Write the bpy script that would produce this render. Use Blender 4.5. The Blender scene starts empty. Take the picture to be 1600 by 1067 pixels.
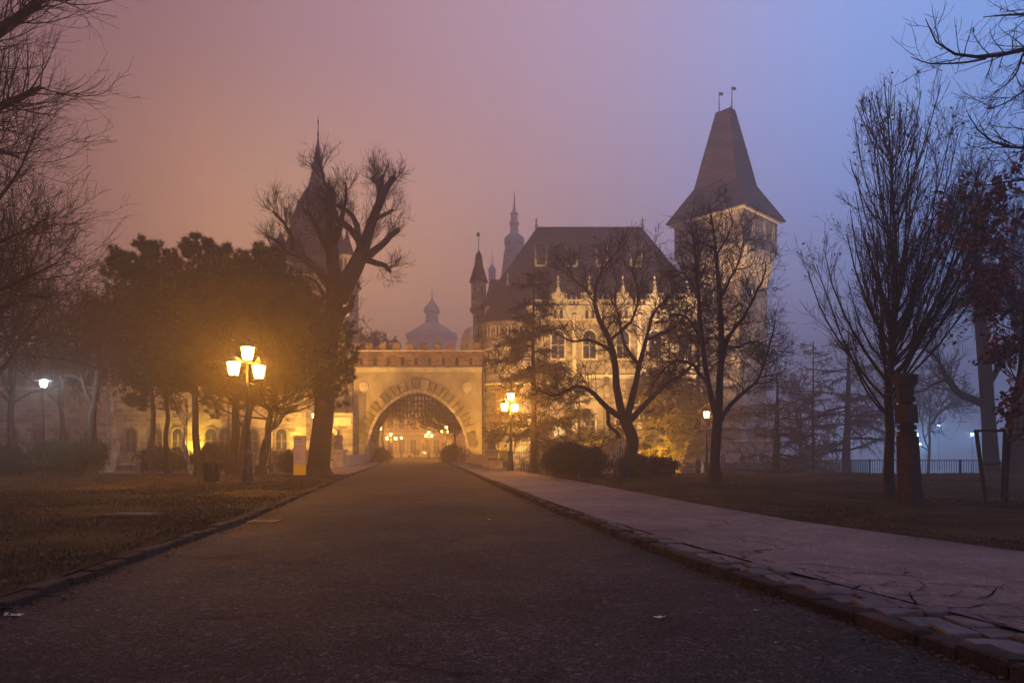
import bpy, math, random
import numpy as np
from mathutils import Vector
R = math.radians
PI = math.pi
sc = bpy.context.scene
col = sc.collection
random.seed(7)
FOG = 0.0053

# ------------------------------------------------------------------ camera
F, H, HY, CX = 1067.0, 1.4, 704.0, 800.0      # focal length in photo pixels, eye height, horizon row, centre column
cd = bpy.data.cameras.new('camera')
cam = bpy.data.objects.new('camera', cd)
col.objects.link(cam)
cam.location = (0, 0, H)
cam.rotation_euler = (R(90), 0, 0)
cd.sensor_width = 36
cd.lens = 36 * F / 1600
cd.shift_y = (HY - 533.5) / 1600
cd.clip_start = 0.1
cd.clip_end = 3000
sc.camera = cam

# ------------------------------------------------------------------ sky
W = bpy.data.worlds.new('World')
sc.world = W
W.use_nodes = True
nt = W.node_tree
nt.nodes.clear()
def wn(t, **k):
    n = nt.nodes.new(t)
    for a, b in k.items():
        setattr(n, a, b)
    return n
wo = wn('ShaderNodeOutputWorld')
add = wn('ShaderNodeAddShader')
sky = wn('ShaderNodeTexSky', sky_type='NISHITA', sun_disc=False, sun_elevation=R(-2.5), sun_rotation=R(75))
b1 = wn('ShaderNodeBackground')
b1.inputs['Strength'].default_value = 0.05
nt.links.new(sky.outputs[0], b1.inputs['Color'])
tc = wn('ShaderNodeTexCoord')
sx = wn('ShaderNodeSeparateXYZ')
nt.links.new(tc.outputs['Generated'], sx.inputs[0])
# cloud deck under a city: warm street glow and painted floodlit-fog glow to one side, the blue of dusk to the other
mr = wn('ShaderNodeMapRange')
mr.inputs['From Min'].default_value = -1
mr.inputs['From Max'].default_value = 1
nt.links.new(sx.outputs['X'], mr.inputs['Value'])
def sky_ramp(stops):
    r = wn('ShaderNodeValToRGB')
    r.color_ramp.interpolation = 'EASE'
    el = r.color_ramp.elements
    el[0].position, el[0].color = stops[0][0], (*stops[0][1], 1)
    el[1].position, el[1].color = stops[-1][0], (*stops[-1][1], 1)
    for p, c in stops[1:-1]:
        e = el.new(p)
        e.color = (*c, 1)
    r.color_ramp.interpolation = 'B_SPLINE'
    nt.links.new(mr.outputs[0], r.inputs[0])
    return r
HIGH = sky_ramp([(0.0, (.12, .06, .075)), (0.28, (.27, .13, .145)), (0.36, (.43, .225, .24)), (0.50, (.53, .335, .43)),
                 (0.60, (.45, .37, .60)), (0.70, (.27, .48, 1.06)), (0.82, (.16, .40, 1.02)), (1.0, (.12, .24, .60))])
LOW = sky_ramp([(0.0, (.14, .055, .035)), (0.24, (.30, .125, .08)), (0.33, (1.35, .62, .22)), (0.44, (.86, .42, .16)),  # orange peak paints the glow of floodlit fog into the low sky
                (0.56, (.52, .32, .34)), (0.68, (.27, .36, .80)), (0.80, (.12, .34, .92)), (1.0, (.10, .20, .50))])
def zmap(a, b, c, d):
    m = wn('ShaderNodeMapRange', interpolation_type='SMOOTHSTEP')
    for k, v in zip(('From Min', 'From Max', 'To Min', 'To Max'), (a, b, c, d)): m.inputs[k].default_value = v
    nt.links.new(sx.outputs['Z'], m.inputs['Value'])
    return m
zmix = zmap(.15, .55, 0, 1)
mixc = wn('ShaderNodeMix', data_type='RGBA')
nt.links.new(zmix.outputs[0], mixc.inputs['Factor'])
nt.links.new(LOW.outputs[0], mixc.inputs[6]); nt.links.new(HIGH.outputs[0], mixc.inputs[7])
mz = zmap(-.1, .24, .31, 1.22)
b2 = wn('ShaderNodeBackground')
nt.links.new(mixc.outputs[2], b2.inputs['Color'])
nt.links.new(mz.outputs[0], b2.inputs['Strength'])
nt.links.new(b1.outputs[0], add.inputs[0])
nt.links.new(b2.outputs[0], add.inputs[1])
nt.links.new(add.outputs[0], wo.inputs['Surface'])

# the last of the daylight, very weak and soft
sd = bpy.data.lights.new('sun', 'SUN')
sd.energy = 0.02
sd.angle = R(20)
sd.color = (.6, .72, 1)
so = bpy.data.objects.new('sun', sd)
so.rotation_euler = (R(60), 0, R(75))
col.objects.link(so)

vs = sc.view_settings
vs.view_transform = 'Standard'
vs.look = 'None'
vs.exposure = 0.0
vs.gamma = 1
vs.use_curve_mapping = False
cy = sc.cycles
cy.use_denoising = True
cy.use_light_tree = True
cy.max_bounces = 5
cy.diffuse_bounces = 2
cy.glossy_bounces = 2
cy.volume_bounces = 2
cy.transparent_max_bounces = 8
cy.sample_clamp_indirect = 3
cy.sample_clamp_direct = 0
cy.caustics_reflective = False
cy.caustics_refractive = False

# ------------------------------------------------------------------ helpers
def P(px, py, d):
    "the point seen at photo pixel px, py that stands d metres away"
    return Vector(((px - CX) / F * d, d, H + (HY - py) / F * d))
def PX(px, d): return (px - CX) / F * d
def PZ(py, d): return H + (HY - py) / F * d
def G(px, py, z=0.12):
    d = (H - z) * F / (py - HY)
    return Vector(((px - CX) / F * d, d, z))

def tag(o, label=None, cat=None, group=None, kind=None):
    if label: o['label'] = label
    if cat: o['category'] = cat
    if group: o['group'] = group
    if kind: o['kind'] = kind
    return o
def thing(name, label, cat, loc=(0, 0, 0), group=None):
    o = bpy.data.objects.new(name, None)
    o.empty_display_size = 0.2
    col.objects.link(o)
    o.location = loc
    return tag(o, label, cat, group)
def copy_tree(o, loc, label, rz=0, group=None, sc_=None):
    def cp(a, par):
        c = a.copy()
        col.objects.link(c)
        if par is not None: c.parent = par
        for ch in a.children: cp(ch, c)
        return c
    r = cp(o, None)
    r.location = loc
    r.rotation_euler = (0, 0, rz)
    if sc_: r.scale = (sc_,) * 3
    r['label'] = label
    if group: r['group'] = group
    return r

class MB:
    "collects polygons (numpy blocks) and links them as one mesh object"
    def __init__(s):
        s.v = []; s.f = []; s.n = 0; s.sm = []
    def add(s, verts, faces, smooth=False):
        verts = np.asarray(verts, dtype=np.float64).reshape(-1, 3)
        if isinstance(faces, np.ndarray):
            s.f.append(faces + s.n); s.sm.append(smooth)
        else:
            by = {}
            for f in faces: by.setdefault(len(f), []).append(f)
            for k, fl in by.items():
                s.f.append(np.asarray(fl) + s.n); s.sm.append(smooth)
        s.v.append(verts); s.n += len(verts)
        return s
    def box(s, x0, x1, y0, y1, z0, z1):
        v = [(x0,y0,z0),(x1,y0,z0),(x1,y1,z0),(x0,y1,z0),(x0,y0,z1),(x1,y0,z1),(x1,y1,z1),(x0,y1,z1)]
        return s.add(v, [(0,3,2,1),(4,5,6,7),(0,1,5,4),(1,2,6,5),(2,3,7,6),(3,0,4,7)])
    def cbox(s, x, y, z, w, d, h):       # centred in x, y; z is the bottom
        return s.box(x-w/2, x+w/2, y-d/2, y+d/2, z, z+h)
    def prism_y(s, pts, y0, y1):         # polygon in x,z extruded along y
        n = len(pts)
        v = [(x, y0, z) for x, z in pts] + [(x, y1, z) for x, z in pts]
        f = [tuple(range(n)), tuple(range(2*n-1, n-1, -1))] + [(i, i+n, (i+1) % n + n, (i+1) % n) for i in range(n)]
        return s.add(v, f)
    def prism_z(s, pts, z0, z1):
        n = len(pts)
        v = [(x, y, z0) for x, y in pts] + [(x, y, z1) for x, y in pts]
        f = [tuple(range(n-1, -1, -1)), tuple(range(n, 2*n))] + [(i, (i+1) % n, (i+1) % n + n, i+n) for i in range(n)]
        return s.add(v, f)
    def lathe(s, prof, c=(0, 0, 0), n=12, rot=0, smooth=False):
        th = np.arange(n) * 2*PI/n + rot
        v = []
        for r, z in prof:
            v.append(np.stack([c[0]+r*np.cos(th), c[1]+r*np.sin(th), np.full(n, c[2]+z)], 1))
        v = np.concatenate(v)
        f = []
        for k in range(len(prof)-1):
            for i in range(n):
                j = (i+1) % n
                f.append((k*n+i, k*n+j, (k+1)*n+j, (k+1)*n+i))
        s.add(v, f, smooth)
        s.add(v[:n], [tuple(range(n-1, -1, -1))]); s.add(v[-n:], [tuple(range(n))])
        return s
    def tube(s, pts, rad, n=6, smooth=True):
        Pp = np.asarray([[tuple(p) for p in pts]], dtype=float)
        if np.isscalar(rad): rad = [rad]*len(pts)
        return s.tubes(Pp, np.asarray([rad], dtype=float), n, smooth)
    def tubes(s, Pp, Rr, n=4, smooth=True):
        M, K, _ = Pp.shape
        T = np.gradient(Pp, axis=1)
        T /= np.linalg.norm(T, axis=2, keepdims=True) + 1e-9
        mean = (Pp[:, -1]-Pp[:, 0]); mean /= np.linalg.norm(mean, axis=1, keepdims=True)+1e-9
        ref = np.where(np.abs(mean[:, 2:3]) > .7, np.array([[1., 0.1, 0]]), np.array([[0, 0, 1.]]))[:, None, :]
        A = np.cross(T, np.broadcast_to(ref, T.shape)); A /= np.linalg.norm(A, axis=2, keepdims=True)+1e-9
        B = np.cross(T, A)
        th = np.arange(n)*2*PI/n
        V = Pp[:, :, None, :] + Rr[:, :, None, None]*(A[:, :, None, :]*np.cos(th)[None, None, :, None] + B[:, :, None, :]*np.sin(th)[None, None, :, None])
        base = (np.arange(M)*K*n)[:, None, None] + (np.arange(K-1)*n)[None, :, None]
        i = np.arange(n)[None, None, :]; j = (i+1) % n
        q = np.stack([base+i, base+n+i, base+n+j, base+j], -1).reshape(-1, 4)
        s.add(V.reshape(-1, 3), q, smooth)
        if n >= 5:
            s.add(V[:, -1].reshape(-1, 3), np.arange(M*n).reshape(M, n)[:, ::-1].copy())
            s.add(V[:, 0].reshape(-1, 3), np.arange(M*n).reshape(M, n).copy())
        return s
    def build(s, name, mat, parent=None, origin=None):
        me = bpy.data.meshes.new(name)
        V = np.concatenate(s.v)
        off = Vector((0, 0, 0))
        if parent is not None:
            a = parent
            while a is not None:
                off += a.location; a = a.parent
        if origin is not None: off = Vector(origin)
        V = V - np.array(off)[None]
        me.vertices.add(len(V)); me.vertices.foreach_set('co', V.astype(np.float32).ravel())
        loops = np.concatenate([f.ravel() for f in s.f]).astype(np.int32)
        tot = np.concatenate([np.full(len(f), f.shape[1]) for f in s.f]).astype(np.int32)
        st = np.concatenate([[0], np.cumsum(tot)[:-1]]).astype(np.int32)
        me.loops.add(len(loops)); me.loops.foreach_set('vertex_index', loops)
        me.polygons.add(len(tot)); me.polygons.foreach_set('loop_start', st)
        try: me.polygons.foreach_set('loop_total', tot)
        except Exception: pass
        smo = np.concatenate([np.full(len(f), bool(b)) for f, b in zip(s.f, s.sm)])
        me.polygons.foreach_set('use_smooth', smo)
        me.update(calc_edges=True)
        if not s.ok(me): me.validate()
        me.materials.append(mat)
        o = bpy.data.objects.new(name, me)
        col.objects.link(o)
        if parent is not None: o.parent = parent
        elif origin is not None: o.location = origin
        return o
    def ok(s, me): return True

def struct(name, mb, mat, parent=None):
    o = mb.build(name, mat, parent)
    o['kind'] = 'structure'
    return o
def stuff(name, mb, mat, label, cat, parent=None):
    o = mb.build(name, mat, parent)
    o['kind'] = 'stuff'
    if parent is None: tag(o, label, cat)
    return o

# ------------------------------------------------------------------ materials
MATS = {}
def mat(name, base, rough=.85, var=.25, scale=3.0, bump=.3, bscale=None, metal=0, emit=None, estr=0, objvar=0.0, col2=None, spec=.3, detail=6):
    m = bpy.data.materials.new(name)
    m.use_nodes = True
    t = m.node_tree
    b = t.nodes['Principled BSDF']
    b.inputs['Roughness'].default_value = rough
    b.inputs['Metallic'].default_value = metal
    b.inputs['Specular IOR Level'].default_value = spec
    tcn = t.nodes.new('ShaderNodeTexCoord')
    no = t.nodes.new('ShaderNodeTexNoise')
    no.inputs['Scale'].default_value = scale
    no.inputs['Detail'].default_value = detail
    t.links.new(tcn.outputs['Object'], no.inputs['Vector'])
    rp = t.nodes.new('ShaderNodeValToRGB')
    c1 = [c*(1-var) for c in base]
    c2 = list(col2) if col2 else [min(1, c*(1+var)) for c in base]
    rp.color_ramp.elements[0].position = .3; rp.color_ramp.elements[0].color = (*c1, 1)
    rp.color_ramp.elements[1].position = .7; rp.color_ramp.elements[1].color = (*c2, 1)
    t.links.new(no.outputs['Fac'], rp.inputs[0])
    out = rp.outputs[0]
    if objvar:
        oi = t.nodes.new('ShaderNodeObjectInfo')
        mr_ = t.nodes.new('ShaderNodeMapRange')
        mr_.inputs['To Min'].default_value = 1-objvar; mr_.inputs['To Max'].default_value = 1+objvar
        t.links.new(oi.outputs['Random'], mr_.inputs['Value'])
        mx = t.nodes.new('ShaderNodeVectorMath'); mx.operation = 'SCALE'
        t.links.new(out, mx.inputs[0]); t.links.new(mr_.outputs[0], mx.inputs['Scale'])
        out = mx.outputs[0]
    t.links.new(out, b.inputs['Base Color'])
    if bump:
        bp = t.nodes.new('ShaderNodeBump')
        bp.inputs['Strength'].default_value = bump
        bp.inputs['Distance'].default_value = .02
        n2 = t.nodes.new('ShaderNodeTexNoise')
        n2.inputs['Scale'].default_value = bscale or scale*8
        n2.inputs['Detail'].default_value = 4
        t.links.new(tcn.outputs['Object'], n2.inputs['Vector'])
        t.links.new(n2.outputs['Fac'], bp.inputs['Height'])
        t.links.new(bp.outputs[0], b.inputs['Normal'])
    if emit:
        b.inputs['Emission Color'].default_value = (*emit, 1)
        b.inputs['Emission Strength'].default_value = estr
    MATS[name] = m
    return m

def masonry(name, c1, c2, mortar, bw=.7, bh=.33, ms=.02, bump=.6, dirt=.5, rough=.9, tile=False):
    "coursed blocks: mapped on (x+y, z) so every wall direction gets level courses"
    m = bpy.data.materials.new(name)
    m.use_nodes = True
    t = m.node_tree
    b = t.nodes['Principled BSDF']
    b.inputs['Roughness'].default_value = rough
    b.inputs['Specular IOR Level'].default_value = .25
    tcn = t.nodes.new('ShaderNodeTexCoord')
    s = t.nodes.new('ShaderNodeSeparateXYZ')
    t.links.new(tcn.outputs['Object'], s.inputs[0])
    a = t.nodes.new('ShaderNodeMath'); a.operation = 'ADD'
    t.links.new(s.outputs[0], a.inputs[0]); t.links.new(s.outputs[1], a.inputs[1])
    c = t.nodes.new('ShaderNodeCombineXYZ')
    t.links.new(a.outputs[0], c.inputs[0]); t.links.new(s.outputs[2], c.inputs[1])
    br = t.nodes.new('ShaderNodeTexBrick')
    br.inputs['Scale'].default_value = 1
    br.inputs['Brick Width'].default_value = bw
    br.inputs['Row Height'].default_value = bh
    br.inputs['Mortar Size'].default_value = ms
    br.inputs['Mortar Smooth'].default_value = .4
    br.inputs['Color1'].default_value = (*c1, 1)
    br.inputs['Color2'].default_value = (*c2, 1)
    br.inputs['Mortar'].default_value = (*mortar, 1)
    t.links.new(c.outputs[0], br.inputs['Vector'])
    no = t.nodes.new('ShaderNodeTexNoise')
    no.inputs['Scale'].default_value = .5; no.inputs['Detail'].default_value = 8; no.inputs['Roughness'].default_value = .65
    t.links.new(tcn.outputs['Object'], no.inputs['Vector'])
    mr_ = t.nodes.new('ShaderNodeMapRange')
    mr_.inputs['From Min'].default_value = .3; mr_.inputs['From Max'].default_value = .7
    mr_.inputs['To Min'].default_value = 1-dirt; mr_.inputs['To Max'].default_value = 1+dirt*.5
    t.links.new(no.outputs['Fac'], mr_.inputs['Value'])
    mx = t.nodes.new('ShaderNodeVectorMath'); mx.operation = 'SCALE'
    t.links.new(br.outputs['Color'], mx.inputs[0]); t.links.new(mr_.outputs[0], mx.inputs['Scale'])
    t.links.new(mx.outputs[0], b.inputs['Base Color'])
    bp = t.nodes.new('ShaderNodeBump'); bp.inputs['Strength'].default_value = bump; bp.inputs['Distance'].default_value = .05
    ad = t.nodes.new('ShaderNodeMath'); ad.operation = 'MULTIPLY_ADD'
    n2 = t.nodes.new('ShaderNodeTexNoise'); n2.inputs['Scale'].default_value = 4; n2.inputs['Detail'].default_value = 5
    t.links.new(tcn.outputs['Object'], n2.inputs['Vector'])
    iv = t.nodes.new('ShaderNodeMath'); iv.operation = 'SUBTRACT'; iv.inputs[0].default_value = 1
    t.links.new(br.outputs['Fac'], iv.inputs[1])
    t.links.new(n2.outputs['Fac'], ad.inputs[0]); ad.inputs[1].default_value = .6
    t.links.new(iv.outputs[0], ad.inputs[2])
    t.links.new(ad.outputs[0], bp.inputs['Height'])
    t.links.new(bp.outputs[0], b.inputs['Normal'])
    MATS[name] = m
    return m

def asphalt_mat(name, base, speck, cracks=0.0, crack_scale=.5):
    m = bpy.data.materials.new(name)
    m.use_nodes = True
    t = m.node_tree
    b = t.nodes['Principled BSDF']
    b.inputs['Specular IOR Level'].default_value = .1
    tcn = t.nodes.new('ShaderNodeTexCoord')
    def noise(sc_, det=3, rgh=.6):
        n = t.nodes.new('ShaderNodeTexNoise'); n.inputs['Scale'].default_value = sc_; n.inputs['Detail'].default_value = det
        n.inputs['Roughness'].default_value = rgh
        t.links.new(tcn.outputs['Object'], n.inputs['Vector']); return n
    def mr2(sock, a, b_, c, d):
        n = t.nodes.new('ShaderNodeMapRange')
        for k, v in zip(('From Min', 'From Max', 'To Min', 'To Max'), (a, b_, c, d)): n.inputs[k].default_value = v
        t.links.new(sock, n.inputs['Value']); return n.outputs[0]
    def mul(a, b_):
        n = t.nodes.new('ShaderNodeMath'); n.operation = 'MULTIPLY'
        t.links.new(a, n.inputs[0])
        t.links.new(b_, n.inputs[1]); return n.outputs[0]
    big = mr2(noise(.35, 6).outputs['Fac'], .3, .7, .62, 1.38)
    mid = mr2(noise(2.6, 8, .7).outputs['Fac'], .3, .7, .8, 1.2)
    vo = t.nodes.new('ShaderNodeTexVoronoi'); vo.inputs['Scale'].default_value = 70
    t.links.new(tcn.outputs['Object'], vo.inputs['Vector'])
    sp = t.nodes.new('ShaderNodeSeparateColor'); t.links.new(vo.outputs['Color'], sp.inputs[0])
    agg = mr2(sp.outputs[0], 0, 1, 1-speck, 1+speck)
    v2 = t.nodes.new('ShaderNodeTexVoronoi'); v2.inputs['Scale'].default_value = 24
    t.links.new(tcn.outputs['Object'], v2.inputs['Vector'])
    s2 = t.nodes.new('ShaderNodeSeparateColor'); t.links.new(v2.outputs['Color'], s2.inputs[0])
    agg2 = mr2(s2.outputs[0], .85, 1, 1, 1.4+speck)
    f = mul(mul(mul(big, mid), agg), agg2)
    hgt = agg
    if cracks:
        dn = noise(1.3, 4)
        av = t.nodes.new('ShaderNodeVectorMath'); av.operation = 'MULTIPLY_ADD'
        t.links.new(dn.outputs['Color'], av.inputs[0]); av.inputs[1].default_value = (.9, .9, 0)
        t.links.new(tcn.outputs['Object'], av.inputs[2])
        ve = t.nodes.new('ShaderNodeTexVoronoi'); ve.feature = 'DISTANCE_TO_EDGE'; ve.inputs['Scale'].default_value = crack_scale
        t.links.new(av.outputs[0], ve.inputs['Vector'])
        line = mr2(ve.outputs['Distance'], .002, .012, 1-cracks, 1)
        msk = mr2(noise(.45, 2).outputs['Fac'], .48, .56, 0, 1)
        mixn = t.nodes.new('ShaderNodeMix'); mixn.inputs['A'].default_value = 1
        t.links.new(msk, mixn.inputs['Factor']); t.links.new(line, mixn.inputs['B'])
        f = mul(f, mixn.outputs[0])
    mx = t.nodes.new('ShaderNodeVectorMath'); mx.operation = 'SCALE'; mx.inputs[0].default_value = base
    t.links.new(f, mx.inputs['Scale'])
    t.links.new(mx.outputs[0], b.inputs['Base Color'])
    t.links.new(mr2(noise(.8, 5).outputs['Fac'], .3, .7, .8, .95), b.inputs['Roughness'])
    bp = t.nodes.new('ShaderNodeBump'); bp.inputs['Strength'].default_value = .5; bp.inputs['Distance'].default_value = .008
    t.links.new(f, bp.inputs['Height']); t.links.new(bp.outputs[0], b.inputs['Normal'])
    MATS[name] = m
    return m

def glass_mat(name, tint, emit, estr, trans=.65):
    m = bpy.data.materials.new(name)
    m.use_nodes = True
    t = m.node_tree
    t.nodes.clear()
    o = t.nodes.new('ShaderNodeOutputMaterial')
    tr = t.nodes.new('ShaderNodeBsdfTransparent'); tr.inputs[0].default_value = (*tint, 1)
    em = t.nodes.new('ShaderNodeEmission'); em.inputs[0].default_value = (*emit, 1); em.inputs[1].default_value = estr
    mx = t.nodes.new('ShaderNodeMixShader'); mx.inputs[0].default_value = 1-trans
    t.links.new(tr.outputs[0], mx.inputs[1]); t.links.new(em.outputs[0], mx.inputs[2])
    t.links.new(mx.outputs[0], o.inputs[0])
    MATS[name] = m
    return m

asphalt = asphalt_mat('road_asphalt', (.035, .027, .026), .85, cracks=.55, crack_scale=.16)
walk = asphalt_mat('sidewalk_asphalt', (.15, .112, .10), .22, cracks=.75, crack_scale=.55)
grass_m = mat('winter_grass', (.038, .026, .010), 1, .5, .9, 1.0, 60, col2=(.075, .052, .021), spec=.05)
blade_m = mat('grass_blade', (.045, .032, .012), .9, .4, 2, 0, col2=(.085, .058, .024))
earth_m = mat('bank_earth', (.05, .04, .03), 1, .4, 1.5, .8)
water_m = mat('frozen_lake', (.16, .18, .2), .35, .35, .12, .25, 1.2, spec=.5)
kerb_m = mat('kerb_granite', (.044, .032, .028), .92, .4, 5, 1.0, 26, objvar=.35, spec=.1)
pave_m = mat('paving_stone', (.10, .08, .082), .85, .3, 7, .9, 40, objvar=.28)
bark_m = mat('dark_bark', (.034, .025, .02), .95, .4, 7, 1.0, 22)
pale_bark_m = mat('pale_plane_bark', (.28, .23, .18), .9, .55, 2.2, .4, 14)
twig_m = mat('twig_bark', (.04, .03, .026), .95, .2, 4, 0)
pale_twig_m = mat('larch_twig', (.09, .06, .035), .95, .3, 2, 0)
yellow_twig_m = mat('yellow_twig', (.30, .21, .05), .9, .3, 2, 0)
needle_m = mat('pine_needles', (.028, .036, .011), .75, .35, 1.2, 0, col2=(.055, .062, .018))
bush_m = mat('bush_leaves', (.03, .042, .017), .7, .35, 3, 0)
brown_leaf_m = mat('dry_brown_leaves', (.10, .035, .018), .85, .4, 4, 0, col2=(.17, .06, .025))
dead_leaf_m = mat('withered_leaves', (.085, .048, .026), .9, .45, 4, 0)
iron_m = mat('painted_iron', (.022, .020, .020), .45, .3, 9, .15, spec=.5)
plaster_m = mat('gate_plaster', (.32, .25, .15), .95, .28, .7, .25, 8)
trim_m = mat('pale_stone_trim', (.48, .41, .29), .85, .22, 2.2, .3)
wood_m = mat('weathered_oak', (.045, .031, .022), .85, .35, 5, .7, 28)
stone_m = masonry('castle_stone', (.40, .32, .23), (.15, .115, .08), (.42, .36, .28), 1.05, .46, .03, bump=1)
tower_stone_m = masonry('tower_stone', (.44, .35, .26), (.09, .07, .055), (.33, .27, .2), 1.2, .55, .04, dirt=.6, bump=1)
brick_m = masonry('red_brick', (.34, .18, .085), (.15, .075, .04), (.34, .25, .15), .62, .26, .03, dirt=.7, bump=1)
roof_m = masonry('roof_tiles', (.17, .088, .050), (.06, .034, .022), (.025, .018, .015), .34, .42, .05, .8, .55)
old_roof_m = masonry('mossy_roof_tiles', (.10, .06, .036), (.06, .04, .026), (.03, .022, .016), .22, .28, .03, .8, .5)
green_m = mat('verdigris_copper', (.20, .28, .20), .6, .3, .8, .2)
vous_m = mat('voussoir_stone', (.22, .16, .06), .9, .35, 2.0, .7, 14, objvar=.28, col2=(.36, .28, .13))
glassdark_m = mat('window_glass', (.02, .022, .028), .12, .2, 1, 0, spec=.6)
litwin_m = mat('lit_window', (.3, .25, .15), .5, .1, 1, 0, emit=(1, .68, .30), estr=1.1)
concrete_m = mat('concrete', (.10, .08, .06), .9, .2, 5, .5)
paper_m = mat('litter_paper', (.5, .4, .35), .9, .15, 20, .2)
sign_yellow_m = mat('sign_yellow', (.62, .48, .02), .5, .06, 2, 0)
sign_white_m = mat('sign_panel', (.42, .36, .42), .45, .06, 2, 0)
sign_text_m = mat('sign_print', (.12, .1, .12), .6, .05, 2, 0)
cloth_m = mat('dark_cloth', (.03, .028, .03), .9, .2, 8, 0)
LAMP = (1.0, .41, .032)
lamp_glass_m = glass_mat('lamp_glass', (1, .93, .8), (1, .60, .17), 50)
led_glass_m = glass_mat('led_glass', (.95, .98, 1), (.8, .92, 1), 30)
far_glass_m = glass_mat('far_lamp_glass', (.9, .95, 1), (.7, .85, 1), 22)
flood_glass_m = glass_mat('flood_glass', (1, .95, .8), (1, .7, .25), 12, .8)

# ------------------------------------------------------------------ lights in their fixtures
def bulb(parent, loc, W_, colr=LAMP, rad=.09, typ='POINT', tgt=None, angle=110, blend=.6):
    l = bpy.data.lights.new('bulb', typ)
    l.energy = W_; l.color = colr; l.shadow_soft_size = rad
    if typ == 'SPOT': l.spot_size = R(angle); l.spot_blend = blend
    o = bpy.data.objects.new('bulb', l)
    col.objects.link(o)
    o.parent = parent
    off = Vector((0, 0, 0)); a = parent
    while a is not None: off += a.location; a = a.parent
    o.location = Vector(loc) - off
    if tgt is not None:
        o.rotation_euler = (Vector(tgt) - Vector(loc)).to_track_quat('-Z', 'Y').to_euler()
    return o

# ================================================================== the ground
def line_at(tab, y):
    ys = [a for a, b in tab]; xs = [b for a, b in tab]
    return float(np.interp(y, ys, xs))
def ext(tab):
    (y0, x0), (y1, x1) = tab[0], tab[1]
    return [(-30, x0 + (x1-x0)/(y1-y0)*(-30-y0))] + tab
KL = ext([(5.84, -4.38), (9.05, -4.80), (13.3, -5.22), (19.15, -6.15), (31.1, -8.0), (62, -12.2), (78, -14.9), (160, -26.5)])
KR = ext([(4.13, 3.04), (5.64, 2.74), (7.82, 2.2), (12.45, 1.48), (15.1, 1.06), (28.2, -.78), (74.7, -7.0), (160, -19)])
WR = [(-30, 14.5), (8.1, 6.7), (12.2, 5.25), (16.0, 4.55), (21.9, 3.72), (33.5, 2.0), (48, -.4), (55, -1.6), (74, -4.4)]
KW = .16   # kerb stone width

def grid_strip(xl, xr, y0, y1, ny, nx, z, rough=0.0, seed=0, close=True):
    rg = np.random.default_rng(seed)
    mb = MB()
    ys = y0 + (y1-y0)*np.linspace(0, 1, ny)**1.6
    V = []
    for y in ys:
        a, b = xl(y), xr(y)
        for k in range(nx):
            x = a + (b-a)*k/(nx-1)
            zz = z + (rough*(math.sin(x*.9+y*.4)+math.sin(x*.37-y*.8+2)+.5*math.sin(x*2.3+y*1.9)) if 0 < k < nx-1 else 0)
            V.append((x, y, zz))
    f = [(i*nx+k, i*nx+k+1, (i+1)*nx+k+1, (i+1)*nx+k) for i in range(ny-1) for k in range(nx-1)]
    mb.add(V, np.array(f), True)
    return mb

# one sheet to the horizon: the frozen lake; the land stands 2.4 m above it
struct('lake', MB().add([(-600, -120, -2.4), (600, -120, -2.4), (600, 900, -2.4), (-600, 900, -2.4)], [(0, 1, 2, 3)]), water_m)
bank = MB()
bank.prism_z([(-130, -60), (90, -60), (90, 36), (36, 39.5), (3.2, 40.5), (-.3, 46), (-4.2, 75), (-15.2, 75), (-13.2, 47), (-26, 44), (-130, 40)], -3, -.012)
struct('ground', bank, earth_m)
isl = MB()
isl.prism_z([(-75, 66), (-21.2, 66), (-21, 74), (-15.3, 75.01), (-4.1, 75.01), (-3.9, 72), (4, 76), (24, 78), (34, 82), (50, 96), (50, 185), (-75, 185)], -3, -.016)
struct('castle_island_ground', isl, earth_m)
struct('road', grid_strip(lambda y: line_at(KL, y), lambda y: line_at(KR, y), -25, 160, 60, 8, 0, .006), asphalt)
struct('grass_left', grid_strip(lambda y: -70, lambda y: line_at(KL, y)-KW+.01, -25, 37.5, 60, 60, .098, .014), grass_m)
struct('sidewalk_left', grid_strip(lambda y: -26 if y < 45 else line_at(KL, y)-2.4-(max(0, 50-y)*1.4), lambda y: line_at(KL, y)-KW+.01, 37.5, 75, 24, 5, .12, 0), walk)
struct('grass_right', grid_strip(lambda y: line_at(WR, y), lambda y: 70, -25, 39.4, 60, 60, .125, .02), grass_m)
PAVE_W = [(-30, .62), (4, .62), (6, .52), (9, .32), (12, .16), (16, .04), (24, .02), (160, .02)]
struct('sidewalk_right', grid_strip(lambda y: line_at(KR, y)+KW+line_at(PAVE_W, y), lambda y: line_at(WR, y)+.02, -25, 74.9, 60, 8, .122, .005), walk)
bed = grid_strip(lambda y: line_at(KR, y)+.02, lambda y: line_at(KR, y)+KW+line_at(PAVE_W, y)+.03, -25, 74, 60, 3, .072, 0)
bedo = struct('pavement_bed', bed, earth_m)
kbl = struct('kerb_bed_left', grid_strip(lambda y: line_at(KL, y)-KW+.02, lambda y: line_at(KL, y)-.01, -25, 75, 50, 3, .05, 0), earth_m)
kbr = struct('kerb_bed_right', grid_strip(lambda y: line_at(KR, y)+.03, lambda y: line_at(KR, y)+KW, -25, 75, 50, 3, .068, 0), earth_m)

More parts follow.
